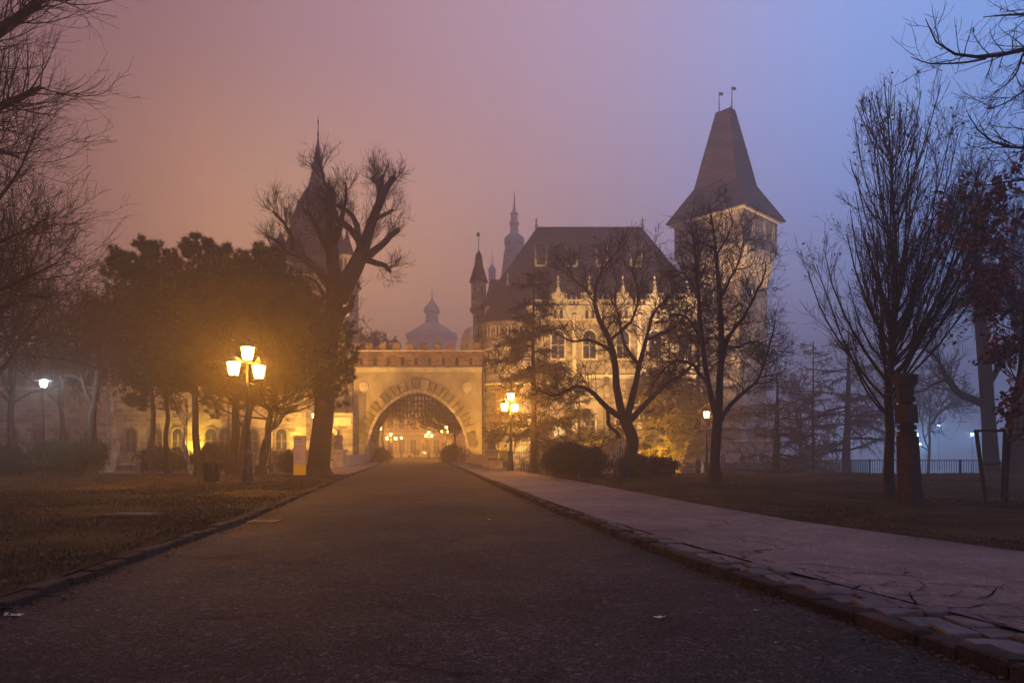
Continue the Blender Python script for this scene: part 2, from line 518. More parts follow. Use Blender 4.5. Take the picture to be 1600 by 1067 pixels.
def kerb(tab, side, par, y0, y1, n_max):
    rg = random.Random(5+side)
    y = y0
    k = 0
    while y < y1 and k < n_max:
        L = rg.uniform(.32, .62) * (1 if y < 25 else 1.8)
        g = rg.uniform(.012, .045)
        xa, xb = line_at(tab, y), line_at(tab, y+L-g)
        w = KW + rg.uniform(-.02, .03)
        j = rg.uniform(-.025, .02)
        t = (.115 if side > 0 else .092) + rg.uniform(-.02, .012)
        c = .018
        s = 1 if side > 0 else -1
        y2 = y+L-g
        a0, a1 = xa+s*j*-1, xb+s*j*-1
        sk = rg.uniform(-.02, .02)
        def q(x, yy, z): return (x, yy, z)
        v = [q(a0, y, -.04), q(a1, y2+sk, -.04), q(a1+s*w, y2+sk, -.04), q(a0+s*w, y, -.04),
             q(a0, y, t-c), q(a1, y2+sk, t-c+rg.uniform(-.012, .008)), q(a1+s*w, y2+sk, t-.002), q(a0+s*w, y, t-.002),
             q(a0+s*c, y+c, t), q(a1+s*c, y2+sk-c, t+rg.uniform(-.01, .006))]
        f = [(0, 1, 5, 4), (4, 5, 9, 8), (8, 9, 6, 7), (1, 2, 6, 9, 5), (3, 0, 4, 8, 7), (2, 3, 7, 6)]
        if s < 0: f = [tuple(reversed(a)) for a in f]
        MB().add(v, f).build('kerb_stone', kerb_m, par)
        y += L; k += 1
kerb(KR, 1, kbr, 3.2, 74, 170)
kerb(KL, -1, kbl, 4.4, 74, 170)
# irregular stones set between the kerb and the asphalt of the right-hand pavement
rg = random.Random(11)
y = 3.4
while y < 15:
    dy = rg.uniform(.20, .36)*(1+y*.02)
    w = line_at(PAVE_W, y)+.02
    x0 = line_at(KR, y)+KW+.02
    n = max(1, round(w/.27))
    xs = [x0 + w*i/n + (rg.uniform(-.05, .05) if 0 < i < n else 0) for i in range(n+1)]
    for i in range(n):
        yo = rg.uniform(-.05, .05)
        g = .006
        c = [(xs[i]+g, y+yo), (xs[i+1]-g, y+yo+rg.uniform(-.04, .04)), (xs[i+1]-g+rg.uniform(-.03, .0), y+dy+yo-.02+rg.uniform(-.03, .02)), (xs[i]+g+rg.uniform(0, .03), y+dy+yo-.02)]
        h = .108+rg.uniform(-.016, .014)
        cxm = sum(a for a, b in c)/4; cym = sum(b for a, b in c)/4
        top = [(cxm+(a-cxm)*.93, cym+(b-cym)*.93, h+rg.uniform(-.009, .008)) for a, b in c]
        v = [(a, b, .05) for a, b in c] + [(a, b, h-.012) for a, b in c] + top
        f = [(0, 1, 5, 4), (1, 2, 6, 5), (2, 3, 7, 6), (3, 0, 4, 7), (4, 5, 9, 8), (5, 6, 10, 9), (6, 7, 11, 10), (7, 4, 8, 11), (8, 9, 10, 11)]
        MB().add(v, f).build('paving_stone', pave_m, bedo)
    y += dy

# grass blades and fallen leaves
rgn = np.random.default_rng(3)
def blades(n, xfn, yr, label, nm, hgt=.05, z=.12, pw=2.0):
    y = yr[0] + (yr[1]-yr[0])*rgn.random(n)**pw
    x = np.array([xfn(a, b) for a, b in zip(y, rgn.random(n))])
    cl = np.sin(x*1.3+y*.7)+np.sin(x*.5-y*1.1)+rgn.normal(size=n)*.8 > -.4
    x, y = x[cl], y[cl]; n = len(x)
    a = rgn.random(n)*PI*2; h = hgt*(.4+rgn.random(n)); w = .007+.0006*y
    dx, dy = np.cos(a)*w, np.sin(a)*w
    lx, ly = rgn.normal(size=n)*h*.6, rgn.normal(size=n)*h*.6
    V = np.stack([np.stack([x-dx, y-dy, np.full(n, z-.02)], 1), np.stack([x+dx, y+dy, np.full(n, z-.02)], 1), np.stack([x+lx, y+ly, z+h], 1)], 1)
    stuff(nm, MB().add(V.reshape(-1, 3), np.arange(3*n).reshape(n, 3)), blade_m, label, 'grass')
blades(90000, lambda y, u: line_at(KL, y)-KW-.03-u*(4+y*.55), (4.5, 36), 'short worn winter grass of the lawn left of the road', 'grass', .035)
blades(90000, lambda y, u: line_at(WR, y)+.02+u*(3+y*.62), (7.5, 39), 'short dark winter grass of the lawn right of the pavement', 'grass', .035)
def fallen(n, xfn, yr, z, nm, label, sz=.03):
    y = yr[0] + (yr[1]-yr[0])*rgn.random(n)**1.5
    x = np.array([xfn(a, b) for a, b in zip(y, rgn.random(n))])
    V = []
    for i in range(n):
        a = rgn.random()*6.28; s = sz*(.5+rgn.random())
        c, d = math.cos(a)*s, math.sin(a)*s
        V += [(x[i]-c, y[i]-d, z+.004), (x[i]+d*.5, y[i]-c*.5, z+.004+rgn.random()*.012), (x[i]+c, y[i]+d, z+.006), (x[i]-d*.5, y[i]+c*.5, z+.006+rgn.random()*.02)]
    stuff(nm, MB().add(V, np.arange(4*n).reshape(n, 4)), dead_leaf_m, label, 'leaves')
fallen(2600, lambda y, u: line_at(WR, y)+u*(4+y*.6), (7.5, 36), .13, 'fallen_leaves', 'fallen brown leaves scattered over the dark right lawn', .045)
fallen(3000, lambda y, u: line_at(KL, y)-.3-u*(3+y*.5), (5, 34), .125, 'fallen_leaves', 'fallen brown leaves scattered over the left lawn', .04)
fallen(1100, lambda y, u: line_at(KR, y)-.02-.3*u*u, (3.5, 30), .008, 'gutter_debris', 'leaf crumbs and grit gathered along the right kerb', .02)
fallen(900, lambda y, u: line_at(KL, y)+.02+.35*u*u, (5, 30), .008, 'gutter_debris', 'leaf crumbs and grit gathered along the left kerb', .02)
fallen(420, lambda y, u: line_at(KL, y)+u*7.5, (4, 26), .008, 'gravel', 'small stones and grit lying on the road surface', .011)

def cracks(nm, label, starts, z, mt, seed, w=.012):
    rg = np.random.default_rng(seed)
    mb = MB()
    todo = [(Vector((x, y)), a, L, w, 0) for x, y, a, L in starts]
    while todo:
        p, a, L, ww, lev = todo.pop()
        n = max(4, int(L/.09)); V = []
        for i in range(n+1):
            k = ww*(.55+.6*rg.random())*(1-i/n*.75)
            dx, dy = math.cos(a), math.sin(a)
            V += [(p.x-dy*k, p.y+dx*k, z), (p.x+dy*k, p.y-dx*k, z)]
            if lev < 2 and i > 1 and rg.random() < .10: todo.append((p.copy(), a+rg.choice([-1, 1])*rg.uniform(.6, 1.3), L*rg.uniform(.25, .55), ww*.75, lev+1))
            a += rg.normal()*.30
            p = p + Vector((math.cos(a), math.sin(a)))*(L/n)
        mb.add(V, np.array([(2*i, 2*i+1, 2*i+3, 2*i+2) for i in range(n)]))
    o = mb.build(nm, mt)
    tag(o, label, 'crack', kind='stuff')
crack_m = mat('crack_dirt', (.012, .009, .007), 1, .3, 8, 0, spec=0)
def gp(px, py, z): 
    q = G(px, py, z); return q.x, q.y
cracks('pavement_cracks', 'branching dirt-filled cracks running through the right pavement asphalt',
       [(*gp(1085, 823, .122), .05, 2.0), (*gp(1000, 830, .122), -.5, 1.6), (*gp(1100, 852, .122), .2, 1.5), (*gp(1180, 862, .122), .6, 1.0), (*gp(1230, 880, .122), -.3, 1.2), (*gp(1330, 922, .122), .4, 1.4),
        (*gp(1400, 930, .122), .1, 1.3), (*gp(1430, 945, .122), .9, .9), (*gp(1450, 912, .122), 0, .8), (*gp(1480, 950, .122), -.4, 1.2), (*gp(1530, 935, .122), .3, 1.0), (*gp(1560, 965, .122), .3, .8), (*gp(960, 800, .122), .2, 1.7), (*gp(900, 782, .122), .0, 1.6), (*gp(1290, 905, .122), 1.2, .6)], .131, crack_m, 12)
cracks('road_cracks', 'thin dark cracks and tar lines across the road asphalt',
       [(*gp(815, 803, 0), .03, .9), (*gp(610, 1040, 0), .25, .9), (*gp(330, 965, 0), .1, 1.0), (*gp(300, 968, 0), .0, .5), (*gp(600, 805, 0), .0, 4.6), (*gp(500, 870, 0), .3, .5), (*gp(440, 810, 0), .0, .8), (*gp(590, 850, 0), .05, 1.6), (*gp(770, 740, 0), 3.1, 3.0)], .010, crack_m, 13, .010)

# ================================================================== trees
def kids(rg, Pp, Rr, n, t=(.3, 1), ang=(45, 12), L=None, K=5, up=0., wob=.12, rr=.6, tip=.005, upend=None, flat=1., bylen=True, rmax=9., whorl=0):
    M, Kp, _ = Pp.shape
    plen = np.linalg.norm(np.diff(Pp, axis=1), axis=2).sum(1)
    w = (plen/plen.sum()) if bylen else np.full(M, 1/M)
    idx = rg.choice(M, n, p=w)
    tt = rg.uniform(t[0], t[1], n)
    if whorl:
        tt = t[0]+(t[1]-t[0])*(np.round((tt-t[0])/(t[1]-t[0])*whorl)/whorl) + rg.normal(size=n)*.014; tt = np.clip(tt, .02, .999)
    f = tt*(Kp-1); i0 = np.clip(f.astype(int), 0, Kp-2); fr = (f-i0)
    pos = Pp[idx, i0]*(1-fr)[:, None] + Pp[idx, i0+1]*fr[:, None]
    tan = Pp[idx, i0+1]-Pp[idx, i0]; tan /= np.linalg.norm(tan, axis=1, keepdims=True)+1e-9
    r0 = np.maximum((Rr[idx, i0]*(1-fr)+Rr[idx, i0+1]*fr)*rr*rg.uniform(.7, 1.05, n), tip)
    r0 = np.minimum(r0, rmax)
    rnd = rg.normal(size=(n, 3)); rnd[:, 2] *= flat
    perp = rnd - (rnd*tan).sum(1, keepdims=True)*tan; perp /= np.linalg.norm(perp, axis=1, keepdims=True)+1e-9
    a = np.radians(rg.normal(ang[0], ang[1], n))
    d = tan*np.cos(a)[:, None]+perp*np.sin(a)[:, None]
    ln = L(plen[idx], tt)*rg.uniform(.65, 1.2, n)
    pts = [pos]
    for k in range(1, K):
        s = k/(K-1)
        u = up if upend is None else up*(1-s)+upend*s
        d = d + np.array([0, 0, u])[None] + rg.normal(size=(n, 3))*wob
        d /= np.linalg.norm(d, axis=1, keepdims=True)
        pos = pos + d*(ln/(K-1))[:, None]
        pts.append(pos)
    s = np.linspace(0, 1, K)[None]
    return np.stack(pts, 1), r0[:, None]*(1-s)+tip*s
def resample(pts, rad, K):
    pts = np.array([tuple(p) for p in pts], float); rad = np.array(rad, float)
    s = np.concatenate([[0], np.cumsum(np.linalg.norm(np.diff(pts, axis=0), axis=1))]); s /= s[-1]
    # smooth curve through the points
    u = np.linspace(0, 1, K)
    o = np.stack([np.interp(u, s, pts[:, i]) for i in range(3)], 1)
    for _ in range(1):
        o[1:-1] = (o[:-2]+2*o[1:-1]+o[2:])/4
    return o, np.interp(u, s, rad)
def limbs(lst, K=8):
    A = [resample(p, r, K) for p, r in lst]
    return np.stack([a[0] for a in A]), np.stack([a[1] for a in A])
def wob_line(rg, a, b, K, amp):
    a, b = np.array(a, float), np.array(b, float)
    t = np.linspace(0, 1, K)[:, None]
    p = a*(1-t)+b*t
    n = np.cumsum(rg.normal(size=(K, 3))*amp, axis=0); n -= t*n[-1]; n[:, 2] *= .2; n[0] = 0
    return p+n
def leaves_on(rg, mb, Pp, n, size, spread=.05, droop=.3):
    M, K, _ = Pp.shape
    i = rg.integers(0, M, n); k = rg.integers(max(1, K//2), K, n)
    c = Pp[i, k]+rg.normal(size=(n, 3))*spread
    a = rg.normal(size=(n, 3)); a[:, 2] -= droop; a /= np.linalg.norm(a, axis=1, keepdims=True)
    b = np.cross(a, rg.normal(size=(n, 3))); b /= np.linalg.norm(b, axis=1, keepdims=True)
    s = (size*rg.uniform(.6, 1.3, n))[:, None]
    V = np.stack([c, c+a*s*.5+b*s*.32, c+a*s, c+a*s*.5-b*s*.32], 1)
    mb.add(V.reshape(-1, 3), np.arange(4*n).reshape(n, 4))
    return mb
def flare(mb, x, y, z, r, n=9, bh=.5, fl=1.5):
    mb.lathe([(r*fl, -.12), (r*(1+(fl-1)*.35), bh*.3), (r*1.02, bh)], (x, y, z), n, smooth=True)

TREES = 'bare trees around the park road'
def tree_thing(name, label, base, trunk, limb_mb, crown, tw_mat, group=TREES, leaf=None, leaf_mat=None, bark=None, cat='tree'):
    t = thing(name, label, cat, tuple(base), group)
    trunk.build('trunk', bark or bark_m, t)
    if isinstance(limb_mb, tuple):
        for i in range(len(limb_mb[0])):
            MB().tubes(limb_mb[0][i:i+1], limb_mb[1][i:i+1], limb_mb[2]).build('limb', bark or bark_m, t)
    elif limb_mb is not None: limb_mb.build('branches', bark or bark_m, t)['kind'] = 'stuff'
    crown.build('crown', tw_mat, t)['kind'] = 'stuff'
    if leaf is not None: leaf.build('leaves', leaf_mat, t)['kind'] = 'stuff'
    return t

# --- fastigiate tree right of the middle, withered leaves still on it
def fastigiate(base, height, seed, label):
    rg = np.random.default_rng(seed)
    x, y, z = base
    tr = wob_line(rg, base, (x-.15, y, z+height), 14, .06)[None]
    trr = np.interp(np.linspace(0, 1, 14), [0, .1, .25, .5, 1], [.15, .135, .11, .05, .01])[None]
    tm = MB().tubes(tr, trr, 9); flare(tm, x, y, z, .15, fl=1.25)
    a, ar = kids(rg, tr, trr, 66, (.20, .90), (34, 6), lambda pl, t: height*np.interp(t, [.2, .35, .6, .9], [.52, .43, .29, .11]), 9, .14, .035, .6, .010, rmax=.05)
    a2, a2r = kids(rg, tr, trr, 20, (.18, .34), (44, 5), lambda pl, t: height*.34+0*t, 9, .15, .04, .38, .010, rmax=.04)
    A, AR = np.concatenate([a, a2]), np.concatenate([ar, a2r])
    lm = (A, AR, 6)
    b, br = kids(rg, A, AR, 700, (.15, .97), (25, 8), lambda pl, t: pl*(.34-.14*t), 7, .10, .06, .5, .006, rmax=.016)
    c, cr = kids(rg, b, br, 4200, (.15, 1), (30, 10), lambda pl, t: np.maximum(pl*.42, .3), 5, .08, .09, .7, .0040, rmax=.008)
    e, er = kids(rg, c, cr, 5200, (.2, 1), (32, 12), lambda pl, t: pl*.45, 4, .05, .1, .8, .0038)
    cm = MB().tubes(b, br, 4).tubes(c, cr, 3).tubes(e, er, 3)
    lf = leaves_on(rg, MB(), c, 1500, .085, .03, .6)
    return tree_thing('fastigiate_tree', label, base, tm, lm, cm, twig_m, leaf=lf, leaf_mat=dead_leaf_m)
b = G(1389, 773)
fastigiate(tuple(b), (773-122)*b.y/F, 41, 'tall bare tree with narrow upswept crown and withered leaves behind the carved post')

# --- generic open-grown bare tree
def bare_tree(name, label, base, height, seed, trunk_r=.22, fork=.3, spread=50, nl=9, dist=30, lean=(0, 0), wob=.16, up=.05, dens=1., bark=None, tw=None, group=TREES, Lf=.6, leaf_n=0, levels=3):
    rg = np.random.default_rng(seed)
    x, y, z = base
    tip = dist*.00030
    tr = wob_line(rg, base, (x+lean[0], y+lean[1], z+height*.8), 10, .12)[None]
    trr = np.interp(np.linspace(0, 1, 10), [0, fork, 1], [trunk_r, trunk_r*.75, .03])[None]
    tm = MB().tubes(tr, trr, 9); flare(tm, x, y, z, trunk_r)
    A, AR = kids(rg, tr, trr, nl, (fork, .95), (spread, 9), lambda pl, t: height*Lf*(1.1-.6*t), 8, up, wob, .62, tip*2.5)
    lm = (A, AR, 6)
    B, BR = kids(rg, A, AR, int(nl*9*dens), (.2, 1), (46, 12), lambda pl, t: pl*(.55-.2*t), 6, up*.8, wob*1.1, .6, tip*1.6)
    C, CR = kids(rg, B, BR, int(nl*60*dens), (.15, 1), (42, 14), lambda pl, t: pl*.5, 5, up*.6, wob*1.2, .65, tip*1.1)
    cm = MB().tubes(B, BR, 4).tubes(C, CR, 3)
    if levels > 2:
        D, DR = kids(rg, C, CR, int(nl*210*dens), (.15, 1), (40, 14), lambda pl, t: pl*.55, 4, up*.4, wob*1.2, .8, tip)
        cm.tubes(D, DR, 3)
    lf = None
    if leaf_n: lf = leaves_on(rg, MB(), C, leaf_n, .11)
    return tree_thing(name, label, base, tm, lm, cm, tw or twig_m, group, lf, dead_leaf_m, bark)

# --- gnarled dark tree behind the laurel bushes (limbs laid out one by one)
def from_px(lst, d0, dep):
    out = []
    for k, (pts, rad) in enumerate(lst):
        off = dep[k % len(dep)]
        n = len(pts)
        out.append(([P(px, py, d0+off*(i/(n-1))) for i, (px, py) in enumerate(pts)], [r*d0/F/2 for r in rad]))
    return out
def explicit_tree(name, label, d, trunk, lst, dep, seed, n1, n2, n3, ang=45, up=.05, wob=.16, L1=1.6, L2=.9, L3=.5, base=None, bark=None, tw=None, group=TREES, t1=(.3, 1), leaf=None, leaf_mat=None, K=12, root=.12, fine=1., lsc=1.):
    rg = np.random.default_rng(seed)
    base = base or P(trunk[0][0][0], trunk[0][0][1], d)
    tip = d*.00030*fine
    T = from_px([trunk], d, [0])
    T[0][0][0].z = base[2]-.05
    tp, trr = limbs(T, 12)
    tm = MB().tubes(tp, trr, 10)
    flare(tm, T[0][0][0].x, T[0][0][0].y, base[2], T[0][1][0], 10)
    A, AR = limbs(from_px(lst, d, dep), K)
    AR = AR*lsc
    A[:, 2:] += rg.normal(size=A[:, 2:].shape)*.02
    t = thing(name, label, 'tree', tuple(base), group)
    tm.build('trunk', bark or bark_m, t)
    for i in range(len(A)):
        MB().tubes(A[i:i+1], AR[i:i+1], 7).build('limb', bark or bark_m, t)
    B, BR = kids(rg, A, AR, n1, t1, (ang, 12), lambda pl, tt: L1*(1.15-.4*tt), 7, up, wob, .45, tip*1.7, rmax=.024*fine)
    C, CR = kids(rg, B, BR, n2, (.12, 1), (ang*.95, 14), lambda pl, tt: L2+0*tt, 5, up, wob*1.1, .6, tip*1.15, rmax=.014*fine)
    D, DR = kids(rg, C, CR, n3, (.12, 1), (ang*.9, 14), lambda pl, tt: L3+0*tt, 4, up, wob*1.1, .8, tip*.8, rmax=.009*fine)
    MB().tubes(B, BR, 4).tubes(C, CR, 3).tubes(D, DR, 3).build('crown', tw or twig_m, t)['kind'] = 'stuff'
    return t
explicit_tree('gnarled_tree', 'gnarled dark bare tree with leaning crooked trunk rising behind the low laurel bushes', 34.5,
    ([(985, 742), (984, 715), (990, 690), (982, 668), (975, 655)], [24, 21, 19, 18, 17]),
    [([(975, 660), (962, 610), (962, 560), (955, 530), (935, 505), (925, 460), (935, 425), (955, 400), (978, 380)], [14, 12, 10, 9, 8, 6, 4, 3, 1.5]),
     ([(978, 655), (992, 610), (998, 570), (1012, 530), (1015, 495), (1035, 470), (1060, 455)], [12, 10, 8, 6, 5, 3, 2]),
     ([(975, 655), (950, 640), (925, 610), (900, 600), (868, 622), (850, 615), (835, 600)], [11, 9, 7, 6, 5, 3, 1.5]),
     ([(982, 660), (1000, 640), (1040, 600), (1065, 585), (1090, 560), (1105, 545)], [11, 9, 7, 5, 3, 2]),
     ([(962, 560), (945, 540), (920, 530), (890, 535), (868, 520)], [6, 5, 4, 3, 1.5]),
     ([(998, 570), (975, 540), (968, 500), (960, 470), (965, 440)], [7, 5, 4, 3, 1.5]),
     ([(1012, 530), (1040, 520), (1062, 505), (1080, 480)], [5, 4, 3, 1.5]),
     ([(925, 460), (905, 445), (885, 420), (872, 400)], [4, 3, 2, 1.2]),
     ([(955, 530), (990, 500), (1000, 460), (985, 420), (1000, 395)], [5, 4, 3, 2, 1.2]),
     ([(950, 640), (950, 665), (962, 672), (968, 685)], [7, 6, 6, 7])],
    [0, 1.2, -1.6, 1.5, -1.2, 2, -1, .8, -2, 0], 5, 190, 1200, 4200, 48, .05, .20, 1.5, .75, .42, base=(PX(985, 34.5), 34.5, .1), fine=.8)

# --- slender multi-stem tree beside the single lamp
explicit_tree('multi_stemmed_tree', 'tall bare tree with three upright stems standing on the lawn beside the single lamp', 28,
    ([(1117, 757), (1117, 720), (1120, 670), (1122, 645)], [20, 15, 15, 15]),
    [([(1122, 650), (1125, 600), (1128, 520), (1124, 450), (1118, 390), (1112, 345), (1110, 322)], [13, 11, 9, 7, 5, 3, 1.5]),
     ([(1118, 650), (1106, 600), (1096, 530), (1092, 460), (1086, 400), (1080, 340)], [9, 8, 7, 5, 3, 1.5]),
     ([(1124, 660), (1140, 630), (1165, 608), (1185, 600), (1192, 570), (1204, 540), (1212, 500)], [8, 7, 6, 5, 4, 3, 1.5]),
     ([(1128, 560), (1140, 520), (1160, 500), (1175, 470), (1190, 440), (1198, 410)], [7, 6, 5, 4, 3, 1.5]),
     ([(1124, 470), (1140, 440), (1155, 410), (1162, 380), (1160, 350)], [5, 4, 3, 2, 1.2]),
     ([(1106, 600), (1085, 570), (1060, 560), (1040, 575), (1018, 600)], [6, 5, 4, 3, 1.5]),
     ([(1096, 530), (1078, 500), (1058, 490), (1040, 500)], [5, 4, 3, 1.5]),
     ([(1092, 460), (1072, 430), (1055, 420), (1040, 425)], [4, 3, 2.5, 1.2]),
     ([(1130, 540), (1150, 545), (1180, 530), (1205, 545), (1222, 560)], [5, 4, 3, 2, 1.2]),
     ([(1118, 400), (1135, 375), (1145, 350), (1140, 330)], [3, 2.5, 2, 1])],
    [0, -.8, 1.4, -1.6, 1.2, 1.3, -1.4, 1, 2, -1], 9, 330, 2100, 6500, 52, .03, .15, 1.25, .65, .36, base=(PX(1117, 28), 28, .12), t1=(.2, 1), fine=.72)

# --- pollarded plane with heavy stub limbs
explicit_tree('pollarded_tree', 'massive pollarded tree with thick cut-back limbs towering behind the information sign', 38,
    ([(497, 742), (500, 700), (507, 640), (512, 560), (520, 500), (524, 465)], [36, 33, 30, 28, 27, 27]),
    [([(524, 470), (521, 420), (517, 360), (518, 310), (516, 294)], [24, 17, 14, 12, 9]),
     ([(528, 470), (545, 435), (565, 400), (580, 350), (592, 320), (600, 295), (617, 276)], [24, 24, 19, 12, 11, 9, 7]),
     ([(517, 450), (500, 425), (480, 405), (455, 395), (428, 392), (422, 385)], [14, 11, 9, 7, 5, 4]),
     ([(519, 400), (505, 375), (495, 355), (478, 330)], [11, 9, 8, 7]),
     ([(521, 385), (530, 360), (536, 335), (541, 310), (540, 285)], [10, 8, 6, 4, 2]),
     ([(566, 400), (560, 375), (545, 355), (525, 340)], [10, 9, 8, 6]),
     ([(560, 370), (556, 345), (545, 330), (520, 318), (495, 306)], [8, 7, 6, 5, 4]),
     ([(575, 400), (595, 385), (610, 370), (624, 358)], [11, 9, 8, 6]),
     ([(570, 405), (590, 412), (603, 415), (610, 425)], [9, 7, 6, 4]),
     ([(592, 315), (593, 290), (582, 278)], [8, 6, 5]),
     ([(594, 300), (597, 285), (597, 275)], [6, 5, 4]),
     ([(588, 342), (602, 335), (614, 328)], [6, 5, 3]),
     ([(458, 396), (456, 370), (445, 350), (426, 330)], [6, 5, 4, 3]),
     ([(444, 392), (436, 378), (418, 370)], [5, 4, 3]),
     ([(516, 300), (508, 285), (503, 265), (498, 255)], [5, 4, 3, 1.5]),
     ([(526, 505), (534, 490), (548, 480), (551, 462)], [12, 10, 9, 6]),
     ([(519, 480), (505, 460), (495, 440), (478, 432)], [8, 6, 4, 2])],
    [0, 0, -1, 1.5, -1, -1.5, 1.2, 1, -1.2, 1, -1, 1.2, -1.5, 1, .5, -1, 1.5], 21, 300, 1700, 4600, 44, .14, .10, 1.35, .7, .42, base=(PX(497, 38), 38, .12), t1=(.35, 1), fine=.6, lsc=1.22)

# --- swamp cypresses: straight trunk, level branches with hanging fine twigs
def cypress(name, label, base, height, seed, r=.22, dist=45, nb=60, spread=2.6, t0=.16, dens=1., tw=None, droop=-.03, second=None, group='swamp cypresses by the water'):
    rg = np.random.default_rng(seed)
    x, y, z = base
    tip = dist*.00024
    tr = wob_line(rg, base, (x, y, z+height), 10, .05)[None]
    trr = np.interp(np.linspace(0, 1, 10), [0, .1, 1], [r, r*.8, .03])[None]
    tm = MB().tubes(tr, trr, 8); flare(tm, x, y, z, r, 8, .8, 1.7)
    A, AR = kids(rg, tr, trr, nb, (t0, .99), (84, 8), lambda pl, t: spread*np.interp(t, [0, .2, .55, 1], [1, 1.15, .85, .28]), 7, droop, .07, .35, tip*2)
    B, BR = kids(rg, A, AR, int(nb*14*dens), (.15, 1), (55, 12), lambda pl, t: pl*(.42-.1*t), 5, -.05, .1, .6, tip*1.2, flat=.5)
    C, CR = kids(rg, B, BR, int(nb*70*dens), (.1, 1), (60, 20), lambda pl, t: .22+.16*rg.random(len(t)), 4, -.35, .1, .8, tip*.85)
    D, DR = kids(rg, A, AR, int(nb*40*dens), (.25, 1), (70, 20), lambda pl, t: .25+.2*rg.random(len(t)), 4, -.45, .1, .6, tip*.85)
    lm = MB().tubes(A, AR, 4)
    cm = MB().tubes(B, BR, 3).tubes(C, CR, 3).tubes(D, DR, 3)
    return tree_thing(name, label, base, tm, lm, cm, tw or pale_twig_m, group)
cypress('swamp_cypress', 'straight swamp cypress with drooping tiers standing just right of the twin-light lamp', (PX(834, 47), 47, -.05), 14.0, 31, .27, 64, 70, 3.3, tw=twig_m, dens=1.6)
cypress('swamp_cypress', 'tall hazy cypress stem behind the three-stemmed tree, against the square tower', (PX(1090, 58), 58, -2.4), 23.0, 32, .3, 55, 70, 4.6, .2)
cypress('swamp_cypress', 'broad low cypress with flared trunk by the water right of the square tower', (PX(1213, 47), 47, -2.3), 9.0, 33, .42, 47, 36, 4.4, .22)
cypress('swamp_cypress', 'thin hazy cypress pole between the square tower and the fastigiate tree', (PX(1271, 52), 52, -2.3), 12.0, 34, .15, 55, 30, 3.0, .2, .7)
cypress('swamp_cypress', 'hazy spreading cypress with thick pale trunk left of the fastigiate tree', (PX(1325, 56), 56, -2.3), 13.5, 35, .5, 55, 44, 5.0, .25)
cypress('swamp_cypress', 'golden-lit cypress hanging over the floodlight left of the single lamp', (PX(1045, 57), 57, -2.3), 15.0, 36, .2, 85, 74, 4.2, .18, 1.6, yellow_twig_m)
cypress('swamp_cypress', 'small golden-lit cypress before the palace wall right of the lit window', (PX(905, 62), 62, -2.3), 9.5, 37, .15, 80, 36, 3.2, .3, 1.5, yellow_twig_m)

# --- blue hazy trees at the right edge
explicit_tree('hazy_tree', 'large blue hazy tree by the railing with a heavy limb reaching left', 42,
    ([(1550, 741), (1545, 660), (1538, 560), (1530, 480), (1528, 430)], [24, 20, 19, 17, 14]),
    [([(1545, 635), (1525, 625), (1500, 618), (1480, 590), (1465, 560), (1440, 540)], [14, 12, 11, 8, 5, 3]),
     ([(1528, 435), (1522, 380), (1530, 320), (1525, 270)], [10, 8, 5, 2]),
     ([(1532, 500), (1560, 450), (1580, 400), (1590, 340)], [10, 8, 5, 2]),
     ([(1530, 470), (1510, 430), (1500, 380), (1495, 330)], [8, 6, 4, 2]),
     ([(1480, 592), (1460, 600), (1440, 612)], [5, 4, 2]),
     ([(1545, 600), (1570, 560), (1600, 540), (1640, 500)], [10, 8, 6, 3])],
    [0, 1, -1, 2, 1, -1], 51, 160, 800, 2200, 42, .06, .12, 2.0, 1.1, .6, base=(PX(1550, 42), 42, -.1), group='hazy trees beyond the lawn')
HZ = 'hazy trees beyond the lawn'
bare_tree('hazy_tree', 'broad hazy tree trunk at the very right edge beyond the staked sapling', (PX(1597, 38), 38, .05), 15, 52, .55, .4, 34, 9, 45, group=HZ, dens=.8, bark=bark_m)
bare_tree('hazy_tree', 'thin hazy tree on the far shore behind the fastigiate tree', (PX(1450, 75), 75, -2.3), 13, 53, .2, .3, 40, 8, 75, group=HZ, dens=.6)
bare_tree('hazy_tree', 'faint round tree on the far shore between tower and fastigiate tree', (PX(1250, 95), 95, -2.3), 17, 54, .35, .3, 46, 9, 90, group=HZ, dens=.6)
bare_tree('hazy_tree', 'faint round tree on the far shore seen through the fastigiate crown', (PX(1380, 100), 100, -2.3), 19, 55, .35, .3, 46, 9, 90, group=HZ, dens=.6)

# --- staked sapling with brown leaves
def sapling(base):
    rg = np.random.default_rng(61)
    x, y, z = base
    h = 10.3
    tr = wob_line(rg, base, (x+.75, y+.2, z+h), 10, .04)[None]
    trr = np.linspace(.055, .01, 10)[None]
    tm = MB().tubes(tr, trr, 7)
    A, AR = kids(rg, tr, trr, 60, (.14, .97), (56, 9), lambda pl, t: np.interp(t, [0, .15, .5, 1], [.7, .8, 2.1, .6]), 6, .06, .1, .5, .008)
    B, BR = kids(rg, A, AR, 330, (.2, 1), (42, 12), lambda pl, t: pl*.42, 5, .05, .14, .6, .005)
    C, CR = kids(rg, B, BR, 900, (.2, 1), (42, 12), lambda pl, t: pl*.5, 4, .05, .14, .6, .004)
    cm = MB().tubes(A, AR, 4).tubes(B, BR, 3).tubes(C, CR, 3)
    low = lambda Q: Q[Q[:, 0, 2] < z+h*.80]
    lf = leaves_on(rg, MB(), low(B), 2300, .15, .05, .7)
    lf = leaves_on(rg, lf, low(C), 1700, .14, .05, .7)
    t = tree_thing('young_oak', 'young tree full of dry red-brown leaves tied to a stake frame', base, tm, None, cm, twig_m, 'young trees', lf, brown_leaf_m)
    MB().lathe([(.075, 0), (.07, .9)], (x+.0, y, z), 8).build('trunk_guard', bark_m, t)
sapling(tuple(G(1570, 786)))

